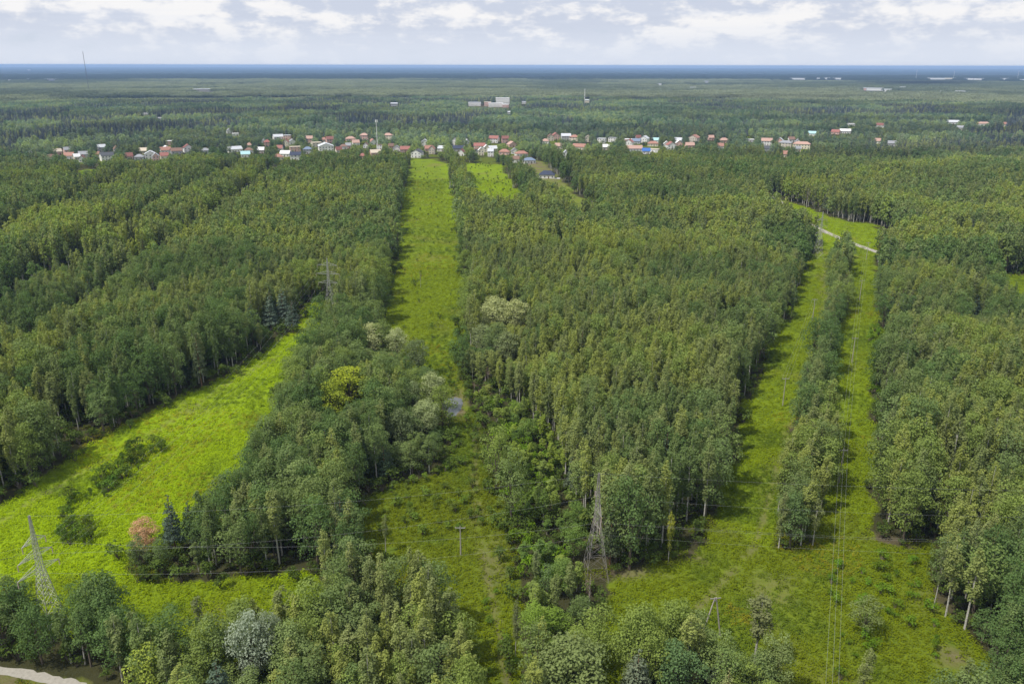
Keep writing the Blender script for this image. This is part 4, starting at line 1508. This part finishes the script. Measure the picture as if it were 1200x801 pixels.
def plant(kind, x, y, h, wid, tint, label, group=None, rz=None, variant=None, tilt=0.0):
    ps = PROT[kind]
    p = ps[variant if variant is not None else random.randrange(len(ps))]
    s = h / p.h
    e = empty(KTXT[kind][0], (x, y, 0), random.uniform(0, 6.28) if rz is None else rz, label=label, cat='shrub' if kind == 'shrub' else 'tree', group=group)
    e.scale = (wid, wid, s)
    if tilt:
        e.rotation_euler = (tilt, 0, e.rotation_euler[2])
    c_ = obj('crown' if kind not in ('shrub',) else 'foliage', p.crown, e)
    c_['tint'] = [float(v) for v in tint]
    t_ = obj('trunk' if kind != 'shrub' else 'stem', p.trunk, e)
    return e


def wid_of(kind, h):
    return {'birch': .72 + .4 * h / 18, 'broad': .55 + .5 * h / 13, 'pine': .55 + .5 * h / 13, 'willow': h / 12, 'shrub': h / 2.6, 'bare': h / 12}[kind]


single = np.zeros(len(TX), bool)
for kk in range(3):
    c_ = np.where(seen & (kind == kk))[0]
    c_ = c_[np.argsort(-size[c_])][:300]
    single[c_] = True
sing = np.where(single)[0]
ZQ = {}
for z_ in set(zones[sing]):
    q_ = sing[zones[sing] == z_]
    ZQ[z_] = (np.quantile(tpx[q_], [.33, .67]), np.quantile(tpy[q_], [.33, .67]))


def part_of(i_):
    a, b_ = ZQ[zones[i_]]
    return third(tpy[i_], *b_, ('far', 'middle', 'near')) + ' ' + third(tpx[i_], *a, ('left', 'central', 'right'))


for i_ in sing:
    kn = KINDS[kind[i_]]
    tn = float(TT[i_].mean())
    tone = third(tn, .80, 1.02, ('dark', 'mid-green', 'yellow-green'))
    if kn == 'pine':
        tone = third(tn, .80, 1.02, ('dark bluish', 'dull green', 'lighter'))
    hs = third(hh[i_], HT[zones[i_]] - 1.2 - 2 * (kn == 'pine'), HT[zones[i_]] + 1.5 - 2 * (kn == 'pine'), ('lower', 'mid-height', 'tall'))
    edge = meadow_edge(TX[i_], TY[i_])
    zt = ZTXT[zones[i_]]
    if edge:
        zt = zt.replace('in the', 'at the grassy edge of the', 1)
    zt = ZTXT[zones[i_]].replace('in the', 'in the ' + part_of(i_) + (' edge' if edge else ' part') + ' of the', 1)
    plant(kn, TX[i_], TY[i_], hh[i_], wid_of(kn, hh[i_]) * (.85 + .3 * U[i_, 2]), TT[i_], ' '.join(f'{hs} {tone} {KTXT[kn][1]} {zt}'.split()[:16]), f'{KTXT[kn][1]}s {ZTXT[zones[i_]]}')


def spread_scatter(name, sel, protos, distant, label, cat):
    n = sel.sum()
    if not n:
        return
    rg_ = np.random.default_rng(91)
    kn = {'birch': 0, 'broad': 1, 'pine': 2}
    h_ = hh[sel]
    wd = np.array([wid_of(protos[1], v) for v in h_]) * (.85 + .3 * U[sel, 2])
    ps = protos[0]
    scl = np.stack([wd, wd, h_ / ps[0].h], -1)
    rot = np.stack([np.zeros(n), np.zeros(n), rg_.uniform(0, 6.28, n)], -1)
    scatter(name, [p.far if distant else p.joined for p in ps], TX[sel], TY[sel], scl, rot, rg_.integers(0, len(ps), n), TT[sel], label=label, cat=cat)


nearr = TD < 420
mid = (TD < 1100) & ~nearr
farr = TD >= 1100
for kk, (nm, ps, lb) in enumerate((('birch_woodland', P_BIRCH, 'slender birches and aspens'), ('broadleaf_woodland', P_ROUND, 'round-crowned broadleaf trees'), ('pine_woodland', P_PINE, 'dark pines'))):
    kn = KINDS[kk]
    spread_scatter(nm, ~single & (kind == kk) & nearr, (ps, kn), False, f'mass of {lb} filling the woods beyond the front trees', 'woodland')
    spread_scatter(nm, (kind == kk) & mid & ~single, (ps, kn), True, f'mass of {lb} in the middle distance below the village', 'woodland')
    spread_scatter(nm, (kind == kk) & farr & ~single, (ps, kn), True, f'mass of {lb} behind the village houses', 'woodland')


for px, py, kn, h_, wf, tint, lab in SPECIAL:
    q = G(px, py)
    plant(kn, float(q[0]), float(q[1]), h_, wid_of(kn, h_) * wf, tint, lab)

# ------------------------------------------------------------------ shrubs
SHZ = [('pond', [(455, 430), (545, 430), (590, 520), (640, 600), (620, 640), (560, 620), (440, 640), (445, 570), (515, 550)], 3.6, 2.3, (.95, 1.0, .8), 'in the strip around the pond'),
       ('glade', [(566, 470), (600, 478), (640, 520), (668, 600), (672, 668), (640, 715), (606, 700), (598, 600), (580, 520)], 2.8, 3.0, (1.05, 1.25, .5), 'in the glade right of the strip'),
       ('line', [(72, 590), (100, 575), (132, 545), (160, 510), (205, 498), (190, 530), (150, 560), (118, 600), (105, 640), (70, 640)], 2.3, 2.9, (.72, .80, .6), 'in the bushy line across the left meadow'),
       ('right', [(970, 668), (1070, 650), (1095, 700), (1100, 790), (1080, 900), (985, 900)], 3.8, 2.2, (.9, 1.1, .5), 'on the right meadow before the open clump'),
       ('upper', [(483, 190), (514, 190), (540, 300), (545, 400), (470, 400), (468, 300)], 12.0, 1.8, (.9, .95, .7), 'scattered in the upper strip meadow'),
       ('lower', [(530, 700), (600, 690), (612, 900), (560, 900), (548, 790)], 5.0, 1.8, (.9, 1.05, .6), 'at the lower end of the strip meadow'),
       ('rightside', [(1018, 385), (1080, 395), (1075, 480), (1016, 470)], 3.4, 2.8, (1.0, 1.2, .55), 'in the brushy gap right of the lanes'),
       ('field_a', [(541, 191), (588, 193), (603, 218), (604, 262), (552, 240)], 9.0, 2.2, (.9, .95, .7), 'on the small bright meadows below the village')]
sx_, sy_, sh_, st_, sl_ = [], [], [], [], []
for nm, poly, cell, h0, tint, txt in SHZ:
    P = G([q[0] for q in poly], [q[1] for q in poly])
    lo, hi = P.min(0), P.max(0)
    rg_ = np.random.default_rng(len(nm))
    X, Y = np.meshgrid(np.arange(lo[0], hi[0], cell), np.arange(lo[1], hi[1], cell))
    X = X.ravel() + rg_.uniform(-.5, .5, X.size) * cell
    Y = Y.ravel() + rg_.uniform(-.5, .5, Y.size) * cell
    a, b_, _ = PX(X, Y)
    k = inpoly(a, b_, poly) & clear_of_lines(X, Y, 3) & (fbm(X, Y, 14, 15) > .42)
    n = k.sum()
    sx_.append(X[k]); sy_.append(Y[k])
    sh_.append(h0 * rg_.uniform(.5, 1.3, n))
    st_.append(np.array(tint)[None] * rg_.uniform(.75, 1.2, (n, 1)) * np.array([1, 1, 1.0]) + rg_.normal(size=(n, 3)) * .04)
    sl_ += [txt] * n
SX, SY, SH, ST = map(np.concatenate, (sx_, sy_, sh_, st_))
a, b_, dep = PX(SX, SY)
order = np.argsort(-(SH / dep) * ((a > -20) & (a < 1220) & (b_ < 815)))
print('shrubs', len(SX))
SPX, SPY, _ = PX(SX, SY)
sl_ = np.array(sl_)
SQ = {}
for t_ in set(sl_):
    q_ = order[:300][sl_[order[:300]] == t_]
    if len(q_):
        SQ[t_] = (np.quantile(SPX[q_], [.33, .67]), np.quantile(SPY[q_], [.25, .5, .75]))
for i_ in order[:300]:
    qa, qb = SQ[sl_[i_]]
    sd = third(SPX[i_], *qa, ('left', 'centre', 'right'))
    dp = ('farthest', 'far', 'near', 'nearest')[int((SPY[i_] > qb).sum())]
    size_w = third(SH[i_], 1.8, 2.7, ('small', 'mid-sized', 'large'))
    tone = third(ST[i_][1], .85, 1.1, ('dark', 'mid green', 'fresh green'))
    plant('shrub', SX[i_], SY[i_], SH[i_], wid_of('shrub', SH[i_]) * random.uniform(.8, 1.3), np.clip(ST[i_], .2, 2), ' '.join(f'{size_w} {tone} shrub, {dp} {sd}, {sl_[i_]}'.split()[:16]), f'shrubs {sl_[i_]}')
rest = order[300:]
ux, uy = grid_points(75, 520, 3.6, seed=33)            # undergrowth beneath and along the woods
ui, upx, upy = cover_of(ux, uy)
fringe = np.zeros(len(ux), bool)
for ax, ay in ((3.5, 0), (-3.5, 0), (0, 3.5), (0, -3.5)):
    fringe |= cover_of(ux + ax, uy + ay)[0] < 0
ku = ((ui < 0) | (fringe & (ui < 8) & (_hash(np.floor(ux).astype(int), np.floor(uy).astype(int), 5) < .55))) & clear_of_lines(ux, uy, 3.5)
ku &= ~inpoly(upx, upy, [(-300, 740), (0, 784), (92, 799), (150, 835), (120, 1100), (-400, 1100)])
ux, uy = ux[ku], uy[ku]
rg_ = np.random.default_rng(44)
uh = rg_.uniform(1.5, 4.6, len(ux))
ut = np.array([.66, .70, .75])[None] * rg_.uniform(.7, 1.3, (len(ux), 1))
AX, AY, AH = np.concatenate([SX[rest], ux]), np.concatenate([SY[rest], uy]), np.concatenate([SH[rest], uh])
AT = np.concatenate([ST[rest], ut])
n = len(AX)
scatter('undergrowth', [p.joined for p in P_SHRUB], AX, AY, np.stack([AH / 2.6 * 1.05] * 2 + [AH / 2.6], -1), np.stack([np.zeros(n), np.zeros(n), rg_.uniform(0, 6.28, n)], -1),
        rg_.integers(0, 3, n), AT, label='low dark undergrowth beneath the trees and along the wood edges', cat='undergrowth')

# ------------------------------------------------------------------ tall grass and herbs on the meadows
gx1, gy1 = grid_points(80, 230, .95, margin=12, seed=51)
gx2, gy2 = grid_points(230, 420, 1.6, margin=20, seed=52)
gx3, gy3 = grid_points(420, 760, 3.0, margin=20, seed=53)
gx_, gy_ = np.concatenate([gx1, gx2, gx3]), np.concatenate([gy1, gy2, gy3])
gs = np.concatenate([np.full(len(gx1), 1.0), np.full(len(gx2), 1.35), np.full(len(gx3), 2.0)])
gi_, gpx_, gpy_ = cover_of(gx_, gy_)
dens = fbm(gx_, gy_, 9, 81)
k = (gi_ >= 0) & (gi_ != 4) & (dens > .16) & clear_of_lines(gx_, gy_, 1.2) | (gi_ < 0) & (dens > .66) & (gx_ ** 2 + gy_ ** 2 < 250 ** 2)
bb = np.zeros(len(gx_))
for cx, cy, rx, ry in ((1112, 768, 28, 14), (735, 674, 60, 7), (905, 690, 40, 26), (575, 655, 26, 36)):
    bb = np.maximum(bb, near(gpx_, gpy_, cx, cy, rx, ry))
k &= rg_.random(len(gx_)) > np.maximum(bb * .8, on_track(gx_, gy_, .7) * .55)
gx_, gy_, gs, gi_, gpx_, gpy_ = [a[k] for a in (gx_, gy_, gs, gi_, gpx_, gpy_)]
lu = np.where(gi_ >= 0, np.array(BRIGHT + [.1])[gi_], .1)
lu = np.where(gi_ == 1, np.clip(lu + (320 - gpy_) / 1000, .15, .75), lu)
lu = np.where((gi_ == 0) & (gpy_ > 680), lu * .62, lu)
lu = np.clip(lu + (fbm(gx_, gy_, 60, 31) - .5) * .35, 0, 1)
OL, LU, TL = np.array([.47, .45, .7]), np.array([1.10, 1.2, .6]), np.array([.26, .38, 1.2])
gt = OL + (LU - OL) * lu[:, None]
tl = np.clip((fbm(gx_, gy_, 13, 82) - .50) * 5 + (fbm(gx_, gy_, 46, 84) - .54) * 6, 0, 1)[:, None] * rg_.uniform(.6, 1, (len(gx_), 1))
gt = gt * (1 - tl * .75) + TL * tl * .75
gold = (vnoise(gx_, gy_, 22, 83) > .72)[:, None] * (rg_.random((len(gx_), 1)) < .35)
gt = np.where(gold, gt * .4 + np.array([1.25, .85, 2.0]) * .5, gt)
gt *= rg_.uniform(.92, 1.08, (len(gx_), 1))
n = len(gx_)
print('tufts', n)
ssc = gs * rg_.uniform(.7, 1.3, n)
scatter('meadow_grass', TUFTS, gx_, gy_, np.stack([ssc, ssc, np.minimum(ssc, 1.3) * rg_.uniform(.6, 1.4, n)], -1), np.stack([np.zeros(n), np.zeros(n), rg_.uniform(0, 6.28, n)], -1),
        rg_.integers(0, 3, n), gt, label='tall grass, herbs and weeds covering the meadows and lanes', cat='grass')

# ------------------------------------------------------------------ far woods, 2.4 to 9 km
px1, py1 = grid_points(2400, 9500, 42, jit=.5, margin=200, seed=61)
a, b_, _ = PX(px1, py1)
keep = np.ones(len(px1), bool)
keep &= ~inpoly(a, b_, SAND) & ~inpoly(a, b_ - 1.0, SAND)
for (hx, hy, hw, X, Y, W_) in HP[HP[:, 1] < 130]:
    keep &= ~((np.abs(a - hx) < hw * .5 + 1) & (b_ > hy - .8) & (b_ < hy + (hy - 76.6) * .16 + .6))
keep &= ~((fbm(px1 / 2.2, py1, 420, 65) < .33))
px1, py1, a, b_ = [v[keep] for v in (px1, py1, a, b_)]
n = len(px1)
print('patches', n)
st = fbm(px1, py1, 900, 67)
s2 = fbm(px1, py1, 240, 68)
v_ = np.clip((st - .5) * 3.4 + (s2 - .5) * 2.4 + .5, 0, 1)[:, None]
pt = np.array([.80, .74, 1.35]) * (1 - v_) + np.array([1.5, 1.25, 2.3]) * v_  # bluish tints carry part of the distance haze in the leaf colour
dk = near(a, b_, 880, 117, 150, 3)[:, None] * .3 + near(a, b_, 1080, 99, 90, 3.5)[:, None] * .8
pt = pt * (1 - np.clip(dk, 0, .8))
deep = np.clip((np.hypot(px1, py1) - 5700 - 900 * (s2 - .5)) / 400, 0, 1)[:, None]     # cloud shadow over the farthest forest, put into its tint
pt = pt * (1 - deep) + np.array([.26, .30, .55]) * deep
pt *= rg_.uniform(.85, 1.15, (n, 1))
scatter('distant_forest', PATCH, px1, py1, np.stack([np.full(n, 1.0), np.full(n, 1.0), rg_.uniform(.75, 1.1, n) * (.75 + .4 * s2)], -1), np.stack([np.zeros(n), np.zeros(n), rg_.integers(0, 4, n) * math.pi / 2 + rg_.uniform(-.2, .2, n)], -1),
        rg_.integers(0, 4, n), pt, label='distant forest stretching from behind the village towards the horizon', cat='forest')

# ------------------------------------------------------------------ haze
m_, t = mat('haze')
pv = t.n('ShaderNodeVolumePrincipled')
pv.inputs['Color'].default_value = (.40, .60, .95, 1)
pv.inputs['Density'].default_value = 6.8e-5
pv.inputs['Anisotropy'].default_value = 0.0
o = t.n('ShaderNodeOutputMaterial')
t.l(pv.outputs[0], o.inputs['Volume'])
m = MB()
# one closed body: a 104 m deep slab of air, risen locally round the radio mast so that no face cuts it
x0, y0 = MAST_XY
B_, T_, S_ = -1.0, 104.0, 8.0
top = MAST_TOP + 3
m.add([(-44000, -44000, B_), (44000, -44000, B_), (44000, 44000, B_), (-44000, 44000, B_), (-44000, -44000, T_), (44000, -44000, T_), (44000, 44000, T_), (-44000, 44000, T_),
       (x0 - S_, y0 - S_, T_), (x0 + S_, y0 - S_, T_), (x0 + S_, y0 + S_, T_), (x0 - S_, y0 + S_, T_), (x0 - S_, y0 - S_, top), (x0 + S_, y0 - S_, top), (x0 + S_, y0 + S_, top), (x0 - S_, y0 + S_, top)],
      [(0, 3, 2, 1), (0, 1, 5, 4), (1, 2, 6, 5), (2, 3, 7, 6), (3, 0, 4, 7), (4, 5, 9, 8), (5, 6, 10, 9), (6, 7, 11, 10), (7, 4, 8, 11),
       (8, 9, 13, 12), (9, 10, 14, 13), (10, 11, 15, 14), (11, 8, 12, 15), (12, 13, 14, 15)])
obj('haze', m.mesh('haze', m_), kind='stuff', label='thin bluish summer haze over the whole plain', cat='haze')
